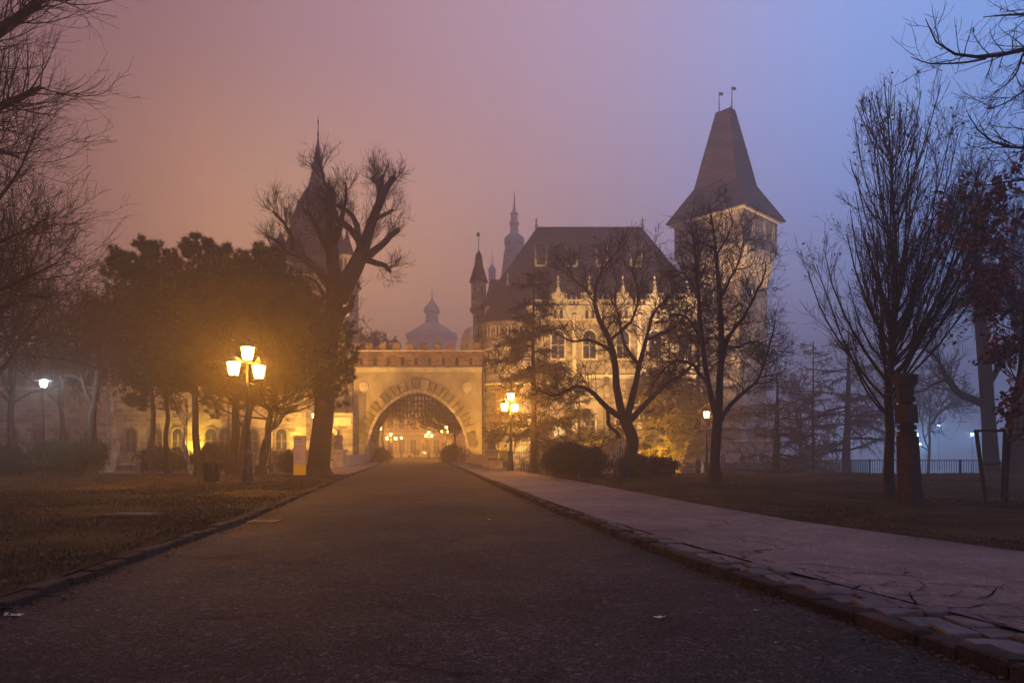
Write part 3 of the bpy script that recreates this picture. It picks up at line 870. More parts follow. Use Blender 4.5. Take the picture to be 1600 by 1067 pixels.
# --- branches hanging in from the upper right (the trunk stands outside the frame)
def overhang_right():
    d = 10.5
    lst = [([(1990, -40), (1800, 20), (1690, 60), (1600, 76), (1575, 86), (1540, 92), (1500, 90), (1470, 82), (1450, 68), (1444, 52), (1446, 30)], [44, 26, 14, 7, 6, 5, 4, 3, 2.2, 1.6, 1.2]),
           ([(1540, 92), (1510, 98), (1480, 100), (1450, 100), (1424, 90)], [3.5, 3, 2.4, 1.8, 1.2]),
           ([(1990, -60), (1780, -30), (1660, 10), (1600, 26), (1575, 20), (1555, 26), (1536, 27)], [36, 20, 10, 4, 3, 2, 1.2]),
           ([(1980, 200), (1800, 240), (1680, 225), (1600, 234), (1560, 230), (1535, 215), (1520, 200), (1513, 180)], [40, 22, 10, 4, 3, 2.4, 1.8, 1.2]),
           ([(1980, 200), (1790, 290), (1670, 290), (1600, 272), (1570, 288), (1540, 293), (1510, 290)], [30, 18, 8, 3.4, 2.6, 2, 1.2]),
           ([(1660, 10), (1625, 60), (1598, 80), (1590, 115), (1570, 135), (1540, 155)], [8, 5, 3.4, 2.6, 2, 1.2]),
           ([(1690, 140), (1625, 130), (1600, 142), (1575, 160), (1545, 172), (1538, 168)], [9, 5, 3, 2.4, 1.8, 1.2])]
    rg = np.random.default_rng(71)
    t = thing('overhanging_tree', 'bare branches with hooked tips reaching into the upper right corner', 'tree', (PX(2000, d), d+1, .12), TREES)
    bx, by = PX(2000, d), d+1
    tm = MB().tube([(bx, by, 0), (bx, by, 3), (bx-.1, by-.3, 6), (bx-.2, by-.6, 9.5)], [.4, .33, .25, .1], 9)
    flare(tm, bx, by, .12, .4)
    tm.build('trunk', bark_m, t)
    L_ = from_px(lst, d, [-1.0, -.5, .8, -1.2, .6, 0, -.6])
    for pts, r in L_:
        n = len(pts)
    # every limb leaves the trunk itself
    for k in (0, 2, 3, 4):
        L_[k][0][0] = Vector((bx-.1, by-.4, L_[k][0][0].z if L_[k][0][0].z < 8.5 else 8.2))
    A, AR = limbs(L_, 16)
    for i in range(len(A)):
        MB().tubes(A[i:i+1], AR[i:i+1], 6).build('limb', bark_m, t)
    A2 = A.copy()
    B, BR = kids(rg, A, AR, 150, (.5, .99), (42, 12), lambda pl, tt: .75*(1.3-.7*tt), 7, -.06, .10, .5, .0028, upend=.10, rmax=.009)
    C, CR = kids(rg, B, BR, 420, (.2, .95), (40, 12), lambda pl, tt: .28+0*tt, 5, -.03, .14, .7, .0022, upend=.08)
    MB().tubes(B, BR, 5).tubes(C, CR, 4).build('crown', twig_m, t)['kind'] = 'stuff'
    leaves_on(rg, MB(), B, 16, .08, .01, 1.2).build('leaves', dead_leaf_m, t)['kind'] = 'stuff'
overhang_right()

# --- tree at the upper left with curtains of long upswept twigs
def overhang_left():
    d = 17.0
    lst = [([(-330, 200), (-200, 130), (-60, 80), (0, 50), (30, 28), (62, 6), (90, -30)], [50, 34, 24, 17, 14, 11, 8]),
           ([(-330, 260), (-180, 230), (-60, 190), (0, 168), (35, 152), (65, 136)], [44, 30, 18, 12, 10, 7]),
           ([(-330, 330), (-160, 290), (-50, 235), (0, 232), (30, 246)], [38, 22, 11, 6, 3.5]),
           ([(-330, 420), (-150, 430), (-50, 400), (20, 370), (60, 350)], [36, 20, 10, 5, 2]),
           ([(-330, 500), (-150, 520), (-40, 470), (30, 440), (90, 410)], [34, 18, 9, 4, 2]),
           ([(-50, 400), (-10, 320), (30, 270), (50, 220)], [9, 6, 4, 2])]
    rg = np.random.default_rng(81)
    bx = PX(-340, d)
    t = thing('twiggy_tree', 'bare tree at the upper left edge with curtains of long fine upswept twigs', 'tree', (bx, d, .12), TREES)
    tm = MB().tube([(bx, d, 0), (bx, d, 5), (bx, d, 9.5), (bx, d+.2, 13)], [.5, .42, .36, .2], 9); flare(tm, bx, d, .12, .5)
    tm.build('trunk', bark_m, t)
    A, AR = limbs(from_px(lst, d, [-1, .8, -.6, 1.2, -.6, 1]), 12)
    for i in range(len(A)):
        MB().tubes(A[i:i+1], AR[i:i+1], 7).build('limb', bark_m, t)
    B, BR = kids(rg, A, AR, 260, (.35, 1), (44, 12), lambda pl, tt: 2.1*(1.25-.55*tt), 9, .09, .055, .35, .005, rmax=.02)
    C, CR = kids(rg, B, BR, 1500, (.12, 1), (32, 10), lambda pl, tt: .95+0*tt, 6, .05, .07, .65, .004)
    D, DR = kids(rg, C, CR, 3600, (.15, 1), (34, 12), lambda pl, tt: .42+0*tt, 4, .02, .1, .8, .0035)
    MB().tubes(B, BR, 4).tubes(C, CR, 3).tubes(D, DR, 3).build('crown', twig_m, t)['kind'] = 'stuff'
overhang_left()
LB = 'bare trees along the left bank'
bare_tree('bare_tree', 'dark bare tree with low fork behind the white-lit lamp', (PX(142, 35), 35, .1), 11.5, 91, .28, .28, 52, 9, 35, (.6, 0), .2, .03, group=LB)
bare_tree('bare_tree', 'hazy bare tree crowded at the left edge behind the white-lit lamp', (PX(35, 37), 37, .1), 12.5, 92, .2, .35, 46, 10, 35, (-.3, 0), .18, .03, group=LB)
bare_tree('bare_tree', 'spreading bare tree with interlaced twigs filling the left edge', (PX(-40, 30), 30, .1), 13.5, 93, .3, .3, 50, 11, 30, (.8, 0), .16, .03, group=LB)
bare_tree('plane_tree', 'pale-barked tree forking low between the white-lit lamp and the pines', (PX(172, 41), 41, .0), 10, 94, .3, .22, 38, 5, 40, (.0, 0), .12, .08, bark=pale_bark_m, group=LB, dens=.7)
bare_tree('bare_tree', 'slim bare tree left of the pale-barked one, lost in the haze', (PX(95, 44), 44, .0), 13, 95, .18, .35, 40, 9, 44, (0, 0), .15, .04, group=LB)
bare_tree('bare_tree', 'small crooked tree forking low between the lamp and the information sign', (PX(412, 36), 36, .1), 5.2, 96, .14, .3, 34, 6, 36, (1.2, 0), .16, .06, group=LB, dens=.5)
bare_tree('bare_tree', 'leaning forked tree before the yellow-lit arched window', (PX(300, 39), 39, .1), 5, 97, .12, .4, 34, 5, 36, (-.6, 0), .12, .06, bark=pale_bark_m, group=LB, dens=.5)
bare_tree('bare_tree', 'thin tree with twiggy head rising over the gate wall', (PX(566, 88), 88, 0), 17, 98, .2, .6, 34, 7, 88, (0, 0), .1, .04, group='trees behind the gate', dens=.6)

# --- black pines
def pine(name, label, base, height, seed, lean=(0, 0), spread=2.6, t0=.3, nb=64, r=.2, dist=36, tufts=5600, group='black pines left of the road', prof=([0, .25, .6, .85, 1], [.85, 1.0, .86, .5, .14])):
    rg = np.random.default_rng(seed)
    x, y, z = base
    tr = wob_line(rg, base, (x+lean[0], y+lean[1], z+height), 12, .08)[None]
    trr = np.linspace(r, .04, 12)[None]
    tm = MB().tubes(tr, trr, 9); flare(tm, x, y, z, r)
    nb = int(nb*1.6)
    L = lambda pl, t: spread*1.08*np.interp((t-t0)/(1-t0), prof[0], prof[1])
    A, AR = kids(rg, tr, trr, nb, (t0, .975), (76, 9), L, 7, .02, .07, .35, .02, upend=.18, whorl=10+seed % 4)
    B, BR = kids(rg, A, AR, nb*11, (.4, 1), (42, 12), lambda pl, t: pl*(.40-.12*t), 5, .06, .10, .6, .012, upend=.25)
    lm = MB().tubes(A, AR, 5)
    cm = MB().tubes(B, BR, 3)
    t = thing(name, label, 'pine tree', tuple(base), group)
    tm.build('trunk', bark_m, t); lm.build('branches', bark_m, t)['kind'] = 'stuff'; cm.build('twigs', twig_m, t)['kind'] = 'stuff'
    # tufts of needles at the branch ends
    allp = np.concatenate([B[:, 3:].reshape(-1, 3), A[:, 5:].reshape(-1, 3)])
    dirs = np.concatenate([np.gradient(B, axis=1)[:, 3:].reshape(-1, 3), np.gradient(A, axis=1)[:, 5:].reshape(-1, 3)])
    dirs /= np.linalg.norm(dirs, axis=1, keepdims=True)
    sel = rg.choice(len(allp), min(tufts, len(allp)), replace=False)
    c, dr = allp[sel], dirs[sel]
    dr = dr + np.array([0, 0, .5]); dr /= np.linalg.norm(dr, axis=1, keepdims=True)
    nn = 34
    n = len(c)
    v = rg.normal(size=(n, nn, 3)); v /= np.linalg.norm(v, axis=2, keepdims=True)
    v = v*.85 + dr[:, None, :]*.75; v /= np.linalg.norm(v, axis=2, keepdims=True)
    ln = rg.uniform(.16, .32, (n, nn, 1))
    cc = c[:, None, :] + rg.normal(size=(n, nn, 3))*.045
    sd_ = np.cross(v, rg.normal(size=(n, nn, 3))); sd_ /= np.linalg.norm(sd_, axis=2, keepdims=True)
    w = .021
    V = np.stack([cc-sd_*w, cc+sd_*w, cc+v*ln], 2).reshape(-1, 3)
    o = MB().add(V, np.arange(len(V)).reshape(-1, 3)).build('needles', needle_m, t)
    o['kind'] = 'stuff'
    return t
pine('pine_tree', 'leftmost black pine, leaning out with ragged outer branches', (PX(236, 37), 37, .1), 12.4, 101, (-.2, 0), 2.5, .34, 60, .15)
pine('pine_tree', 'black pine with thin dark trunk second from the left of the pine group', (PX(262, 38.5), 38.5, .1), 11.6, 102, (-.4, 0), 2.6, .33, 66, .15)
pine('pine_tree', 'tall black pine in the middle of the group, right of the yellow-lit window', (PX(309, 36), 36, .1), 12.3, 103, (0, 0), 2.5, .33, 66, .2)
pine('pine_tree', 'black pine with stout leaning trunk directly behind the triple-light lamp', (PX(362, 38), 38, .1), 11.5, 104, (.5, 0), 2.8, .32, 70, .27)
pine('pine_tree', 'black pine with slanting trunk just left of the lamp post', (PX(374, 35), 35, .1), 11.5, 105, (.9, .4), 2.6, .35, 66, .22)
pine('pine_tree', 'rightmost black pine whose broad low branches reach over the sign towards the gate', (PX(405, 36.4), 36.4, .1), 9.8, 106, (1.5, .2), 3.7, .30, 90, .2, tufts=5200, prof=([0, .2, .6, 1], [1.1, 1.0, .66, .3]))
pine('pine_tree', 'hazy pine rising behind the left end of the gate battlements', (PX(556, 96), 96, 0), 19, 107, (0, 0), 2.6, .5, 40, .2, tufts=900, group='pines inside the gate')
pine('pine_tree', 'flat-topped hazy pine peeping over the gate battlements', (PX(598, 100), 100, 0), 17.6, 108, (0, 0), 2.6, .75, 26, .2, tufts=600, group='pines inside the gate')
pine('pine_tree', 'dark pine hanging into the left half of the gate arch', (PX(588, 88), 88, 0), 9.5, 109, (.6, 0), 4.6, .42, 50, .2, tufts=1500, group='pines inside the gate')
pine('pine_tree', 'dark pine filling the right side of the gate arch behind the grille', (PX(712, 88), 88, 0), 9.5, 110, (-.3, 0), 4.4, .3, 60, .2, tufts=1700, group='pines inside the gate')

# --- bushes: many small leaves over a branching frame
def bush(name, label, c, size, seed, nleaf=9000, ls=.055, mt=None, group=None, cat='bush', bare=False, lobes=7):
    rg = np.random.default_rng(seed)
    cx_, cy_, cz_ = c
    w, dd, h = size
    t = thing(name, label, cat, c, group)
    n0 = 46
    st = np.stack([cx_+rg.uniform(-.42, .42, n0)*w, cy_+rg.uniform(-.35, .35, n0)*dd, np.full(n0, cz_)], 1)
    a = np.stack([rg.normal(size=n0)*.4, rg.normal(size=n0)*.4, np.ones(n0)], 1)
    K = 6
    pts = [st]; pos = st.copy(); hl = h*rg.uniform(.65, 1.18, n0)*(1-.5*np.abs(st[:, 0]-cx_)/(w*.5))
    for k in range(1, K):
        a = a+rg.normal(size=(n0, 3))*.15; a /= np.linalg.norm(a, axis=1, keepdims=True)
        pos = pos+a*(hl/(K-1))[:, None]; pts.append(pos)
    A = np.stack(pts, 1); AR = np.linspace(.02, .008, K)[None].repeat(n0, 0)
    B, BR = kids(rg, A, AR, 420, (.25, 1), (50, 15), lambda pl, tt: pl*.5, 4, .03, .2, .6, .006)
    MB().tubes(A, AR, 4).tubes(B, BR, 3).build('stems', twig_m, t)['kind'] = 'stuff'
    if not bare:
        lb = np.stack([rg.uniform(-.36, .36, lobes)*w, rg.uniform(-.3, .3, lobes)*dd, rg.uniform(.35, .62, lobes)*h], 1)
        lr = np.stack([rg.uniform(.16, .26, lobes)*w, rg.uniform(.25, .4, lobes)*dd, rg.uniform(.3, .42, lobes)*h], 1)
        i = rg.integers(0, lobes, nleaf)
        u = rg.normal(size=(nleaf, 3)); u /= np.linalg.norm(u, axis=1, keepdims=True)
        u *= (rg.uniform(.55, 1.06, nleaf)**.5)[:, None]
        q = lb[i]+u*lr[i]
        q[:, 2] = np.abs(q[:, 2])*1.0
        q += rg.normal(size=q.shape)*.03
        q += np.array(c)
        a = rg.normal(size=(nleaf, 3))+u*.8; a /= np.linalg.norm(a, axis=1, keepdims=True)
        b_ = np.cross(a, rg.normal(size=(nleaf, 3))); b_ /= np.linalg.norm(b_, axis=1, keepdims=True)
        s = (ls*rg.uniform(.7, 1.4, nleaf))[:, None]
        V = np.stack([q, q+a*s+b_*s*.5, q+a*s*2, q+a*s-b_*s*.5], 1)
        leaves_on(rg, MB().add(V.reshape(-1, 3), np.arange(4*nleaf).reshape(-1, 4)), np.concatenate([A[:, 2:], B[rg.integers(0, len(B), 200)]], 0) if A[:, 2:].shape[1] == B.shape[1] else B, nleaf//7, ls*1.8, .03).build('leaves', mt or bush_m, t)['kind'] = 'stuff'
    return t
BU = 'evergreen bushes'
bush('evergreen_bush', 'large rounded dark laurel bush right of the pavement before the gnarled tree', (PX(912, 33), 33, .1), (3.5, 2.4, 1.75), 201, 16000, .05, group=BU)
bush('evergreen_bush', 'low flat dark laurel bush right of the litter bin', (PX(1010, 33.5), 33.5, .1), (2.9, 1.8, 1.15), 202, 10000, .05, group=BU)
bush('evergreen_bush', 'dark hedge mass behind the white-lit lamp post', (PX(105, 35.5), 35.5, .1), (3.6, 2.2, 2.1), 203, 14000, .05, group=BU)
bush('evergreen_bush', 'dark bush at the far left edge of the lawn', (PX(5, 36), 36, .1), (2.4, 2, 1.6), 204, 8000, .05, group=BU)
bush('evergreen_bush', 'leafy bush backlit by the yellow floodlight under the arched window', (PX(283, 42), 42, .0), (4.6, 1.6, 1.7), 205, 6500, .06, group=BU)
bush('evergreen_bush', 'dark bush between the two pine trunks left of the lamp post', (PX(345, 41), 41, .0), (2.6, 1.6, 1.9), 206, 6500, .055, group=BU)
bush('evergreen_bush', 'small round bush directly left of the information sign', (PX(455, 40), 40, .0), (.9, .9, 1.5), 207, 3500, .05, group=BU)
bush('bare_bush', 'tangle of bare shrub stems between lamp post and information sign', (PX(415, 42), 42, .0), (3.4, 1.6, 1.6), 208, bare=True, group='bare shrubs')
bush('bare_bush', 'tangle of bare shrub stems left of the large laurel bush', (PX(842, 45), 45, -.1), (3.0, 1.6, 1.5), 209, bare=True, group='bare shrubs')
bush('evergreen_bush', 'clipped bush at the left foot of the gate opening', (PX(594, 79), 79, 0), (2.6, 3.0, 1.9), 210, 6000, .09, group=BU)
bush('evergreen_bush', 'clipped bush at the right foot of the gate opening', (PX(707, 79), 79, 0), (2.9, 3.0, 2.2), 211, 6000, .09, group=BU)
bush('bare_bush', 'thicket of bare shrubs on the far bank below the palace', (PX(1060, 60), 60, -2.3), (9, 3, 3.6), 212, bare=True, group='bare shrubs')

# ================================================================== the castle
def window(par, x, z, w, h, y, arched=False, frame=trim_m, pane=None, fw=.16, mull=True, label=None, proud=.1):
    "x centre, z sill height; wall face at y, camera side is -y"
    f = MB()
    f.box(x-w/2-fw, x-w/2, y-proud, y+.05, z, z+h); f.box(x+w/2, x+w/2+fw, y-proud, y+.05, z, z+h)
    f.box(x-w/2-fw-.06, x+w/2+fw+.06, y-proud-.08, y+.05, z-fw, z)
    n = 8
    if arched:
        for i in range(n):
            a, b = PI*i/n, PI*(i+1)/n
            r, r2 = w/2, w/2+fw
            pts = [(x+r*math.cos(a), z+h+r*math.sin(a)), (x+r2*math.cos(a), z+h+r2*math.sin(a)), (x+r2*math.cos(b), z+h+r2*math.sin(b)), (x+r*math.cos(b), z+h+r*math.sin(b))]
            f.prism_y(pts, y-proud, y+.05)
        prof = [(x-w/2, z), (x+w/2, z)] + [(x+w/2*math.cos(PI*i/n), z+h+w/2*math.sin(PI*i/n)) for i in range(n+1)]
    else:
        f.box(x-w/2-fw, x+w/2+fw, y-proud, y+.05, z+h, z+h+fw)
        prof = [(x-w/2, z), (x+w/2, z), (x+w/2, z+h), (x-w/2, z+h)]
    if mull:
        f.box(x-.035, x+.035, y-proud*.6, y+.03, z, z+h); f.box(x-w/2, x+w/2, y-proud*.55, y+.028, z+h*.6, z+h*.6+.07)
    o = f.build('window', frame, par)
    if label: o['label'] = label
    MB().prism_y(prof, y-.012, y+.04).build('pane', pane or glassdark_m, o)
    return o
def finial(mb, x, y, z, h, r=.05):
    mb.lathe([(r*2.2, 0), (r*1.2, h*.15), (r*2, h*.28), (r*.8, h*.4), (r*.7, h*.62), (r*1.7, h*.7), (r*.6, h*.8), (.01, h)], (x, y, z), 6)
    return mb

stone_plain_m = mat('worn_statue_stone', (.17, .14, .11), .9, .3, 4, .5)
# ---- gate house
GD = 75.0
gx = PX(652.3, GD)
U = 1/14.227
arch_m = mat('arch_ring_stone', (.46, .37, .24), .9, .3, 3, .6, objvar=.25)
def gate():
    t = thing('castle_gate', 'crenellated castle gate wall with a wide pointed arch over the road end', 'castle gate', (gx, GD, 0))
    tab = [(0, 505), (60, 518), (120, 548), (175, 590), (225, 645), (263, 715), (283, 790), (288, 860)]
    right = [(a/3.812*U, PZ(480+b/3.812, GD)) for a, b in tab]
    right[-1] = (right[-1][0], 1.3); right.append((right[-1][0]+.02, 0.0))
    left = [(-a, b) for a, b in right[::-1]]
    arch = left + right[1:]
    ax = [gx+a for a, b in arch]; az = [b for a, b in arch]
    x0, x1 = PX(552, GD), PX(753.5, GD)
    ztop = PZ(577, GD)
    y0, y1 = GD, GD+4.2
    w = MB()
    n = len(arch)
    # spandrels: strips between the opening and the top
    for i in range(n-1):
        xa, xb = ax[i], ax[i+1]
        if abs(xa-xb) < 1e-4: continue
        for yy, fl in ((y0, False), (y1, True)):
            v = [(xa, yy, az[i]), (xb, yy, az[i+1]), (xb, yy, ztop), (xa, yy, ztop)]
            w.add(v, [(0, 1, 2, 3) if not fl else (3, 2, 1, 0)])
    for yy, fl in ((y0, False), (y1, True)):
        for a, b in ((x0, ax[0]), (ax[-1], x1)):
            w.add([(a, yy, -.5), (b, yy, -.5), (b, yy, ztop), (a, yy, ztop)], [(0, 1, 2, 3) if not fl else (3, 2, 1, 0)])
    w.add([(x0, y0, ztop), (x1, y0, ztop), (x1, y1, ztop), (x0, y1, ztop)], [(0, 1, 2, 3)])
    w.build('wall', plaster_m, t)
    s = MB()
    for i in range(n-1):
        s.add([(ax[i], y0, az[i]), (ax[i], y1, az[i]), (ax[i+1], y1, az[i+1]), (ax[i+1], y0, az[i+1])], [(0, 1, 2, 3)])
    s.build('arch_vault', stone_m, t)
    # arch ring: offset curves
    fine = []
    for i in range(n-1):
        for k in range(8):
            q = k/8
            fine.append((ax[i]*(1-q)+ax[i+1]*q, az[i]*(1-q)+az[i+1]*q))
    fine.append((ax[-1], az[-1]))
    fp = np.array(fine)
    for _ in range(6): fp[1:-1] = (fp[:-2]+2*fp[1:-1]+fp[2:])/4
    seg = np.linalg.norm(np.diff(fp, axis=0), axis=1); s_ = np.concatenate([[0], np.cumsum(seg)])
    def at(sv):
        p = np.array([np.interp(sv, s_, fp[:, 0]), np.interp(sv, s_, fp[:, 1])])
        e = .35
        p1 = np.array([np.interp(sv-e, s_, fp[:, 0]), np.interp(sv-e, s_, fp[:, 1])]); p2 = np.array([np.interp(sv+e, s_, fp[:, 0]), np.interp(sv+e, s_, fp[:, 1])])
        t_ = p2-p1; t_ /= np.linalg.norm(t_); nrm = np.array([-t_[1], t_[0]])
        return p, nrm
    S = s_[-1]
    rr_ = random.Random(4)
    def ring(o0, o1, ya, yb, cnt, nm, mt, jit, gap=.02):
        e = 0.0
        cuts = [S*(i+ (rr_.uniform(-.18, .18) if 0 < i < cnt else 0))/cnt for i in range(cnt+1)]
        for i in range(cnt):
            a, b = cuts[i]+gap, cuts[i+1]-gap
            m = (a+b)/2
            jo = rr_.uniform(-jit, jit); jy = rr_.uniform(0, .05)
            pts = []
            for sv in (a, m, b):
                p, nr = at(sv); pts.append(tuple(p+nr*o0))
            for sv in (b, m, a):
                p, nr = at(sv); pts.append(tuple(p+nr*(o1+jo)))
            MB().prism_y(pts, ya-jy, yb).build(nm, mt, t)
    ring(.0, .34, y0-.14, y0+.02, 40, 'arch_stone', arch_m, 0)
    ring(.37, 1.46, y0-.18, y0+.02, 33, 'voussoir', vous_m, .10, .045)
    # brick storey with niches, cornice, merlons
    zb = PZ(574, GD); zt = PZ(549, GD)
    MB().box(x0, x1, y0-.06, y0+1.1, zb+.003, zt).build('brick_parapet', brick_m, t)
    MB().box(x0, x1, y0-.22, y0+.5, ztop-.12, zb+.001).box(x0, x1, y0-.14, y0+.4, ztop-.28, ztop-.121).build('cornice', trim_m, t)
    MB().box(x0, x1, y0-.16, y0+1.2, zt+.001, zt+.12).build('parapet_coping', arch_m, t)
    for k in range(9):
        px = 480/1*0 + (95+81.2*k)/3.812+540
        nx = PX(px, GD); zz = PZ(571, GD)
        m = MB()
        m.box(nx-.30, nx-.17, y0-.17, y0-.058, zz, zz+.7); m.box(nx+.17, nx+.30, y0-.17, y0-.058, zz, zz+.7)
        m.box(nx-.34, nx+.34, y0-.2, y0-.057, zz-.12, zz)
        for i in range(6):
            a, b = PI*i/6, PI*(i+1)/6
            m.prism_y([(nx+.17*math.cos(a), zz+.7+.17*math.sin(a)), (nx+.3*math.cos(a), zz+.7+.3*math.sin(a)), (nx+.3*math.cos(b), zz+.7+.3*math.sin(b)), (nx+.17*math.cos(b), zz+.7+.17*math.sin(b))], y0-.17, y0-.058)
        o = m.build('niche', brick_m, t)
        MB().prism_y([(nx-.17, zz), (nx+.17, zz)]+[(nx+.17*math.cos(PI*i/6), zz+.7+.17*math.sin(PI*i/6)) for i in range(7)], y0-.07, y0-.055).build('niche_opening', glassdark_m, o)
        bx = nx+.74
        MB().box(bx-.06, bx+.06, y0-.13, y0-.057, zb+.05, zt-.1).build('pilaster', brick_m, t)
    zm = zt+.122
    for px in (557, 577, 598, 619, 640.5, 661.5, 683, 702, 725, 745):
        m_ = MB(); xx = PX(px, GD)
        m_.box(xx-.38, xx+.38, y0-.08, y0+.5, zm, zm+.68); m_.box(xx-.43, xx+.43, y0-.13, y0+.55, zm+.681, zm+.78)
        m_.build('merlon', brick_m, t)
    # shields
    for px, lab in ((569, None), (730, None)):
        X, Z = PX(px, GD), PZ(606, GD)
        prof = [(X-.46, Z+.45), (X-.1, Z+.62), (X+.1, Z+.62), (X+.46, Z+.45), (X+.5, Z), (X+.3, Z-.4), (X, Z-.66), (X-.3, Z-.4), (X-.5, Z)]
        o = MB().prism_y(prof, y0-.14, y0+.02).build('stone_shield', trim_m, t)
        MB().prism_y([(X+(a-X)*.66, Z+(b-Z)*.66) for a, b in prof], y0-.2, y0-.138).build('shield_boss', trim_m, o)
    # portcullis
    pyy = y0+1.3
    zlow = PZ(648, GD)
    def arch_top(x):
        return float(np.interp(x, fp[:, 0], fp[:, 1]))
    x = gx-4.2
    while x < gx+4.25:
        zt_ = arch_top(x)
        if zt_ > zlow+.25:
            m_ = MB().box(x-.07, x+.07, pyy-.08, pyy+.08, zlow, zt_)
            m_.add([(x-.07, pyy-.08, zlow), (x+.07, pyy-.08, zlow), (x+.07, pyy+.08, zlow), (x-.07, pyy+.08, zlow), (x, pyy, zlow-.3)], [(1, 0, 4), (2, 1, 4), (3, 2, 4), (0, 3, 4)])
            m_.build('portcullis_bar', wood_m, t)
        x += .405
    for py in (617, 625, 633, 641):
        z_ = PZ(py, GD)
        xs = [a for a in np.linspace(gx-5, gx+5, 200) if arch_top(a) > z_]
        MB().box(min(xs), max(xs), pyy-.13, pyy-.082, z_-.08, z_+.08).build('portcullis_rail', wood_m, t)
    # impost wall, notice board and piers either side
    MB().box(PX(557, 74.4), PX(565, 74.4)+.1, y0-.18, y0-.11, PZ(699, GD), PZ(689, GD)).build('notice_board', sign_white_m, t)
    MB().box(x0-.45, x0+.02, y0-.5, y0+1, -.5, zt-.5).build('pier', stone_m, t)
    MB().tube([(x1+.1, y0-.12, 0), (x1+.1, y0-.12, zb)], .11, 8).build('drain_pipe', iron_m, t)
    return t
gate()

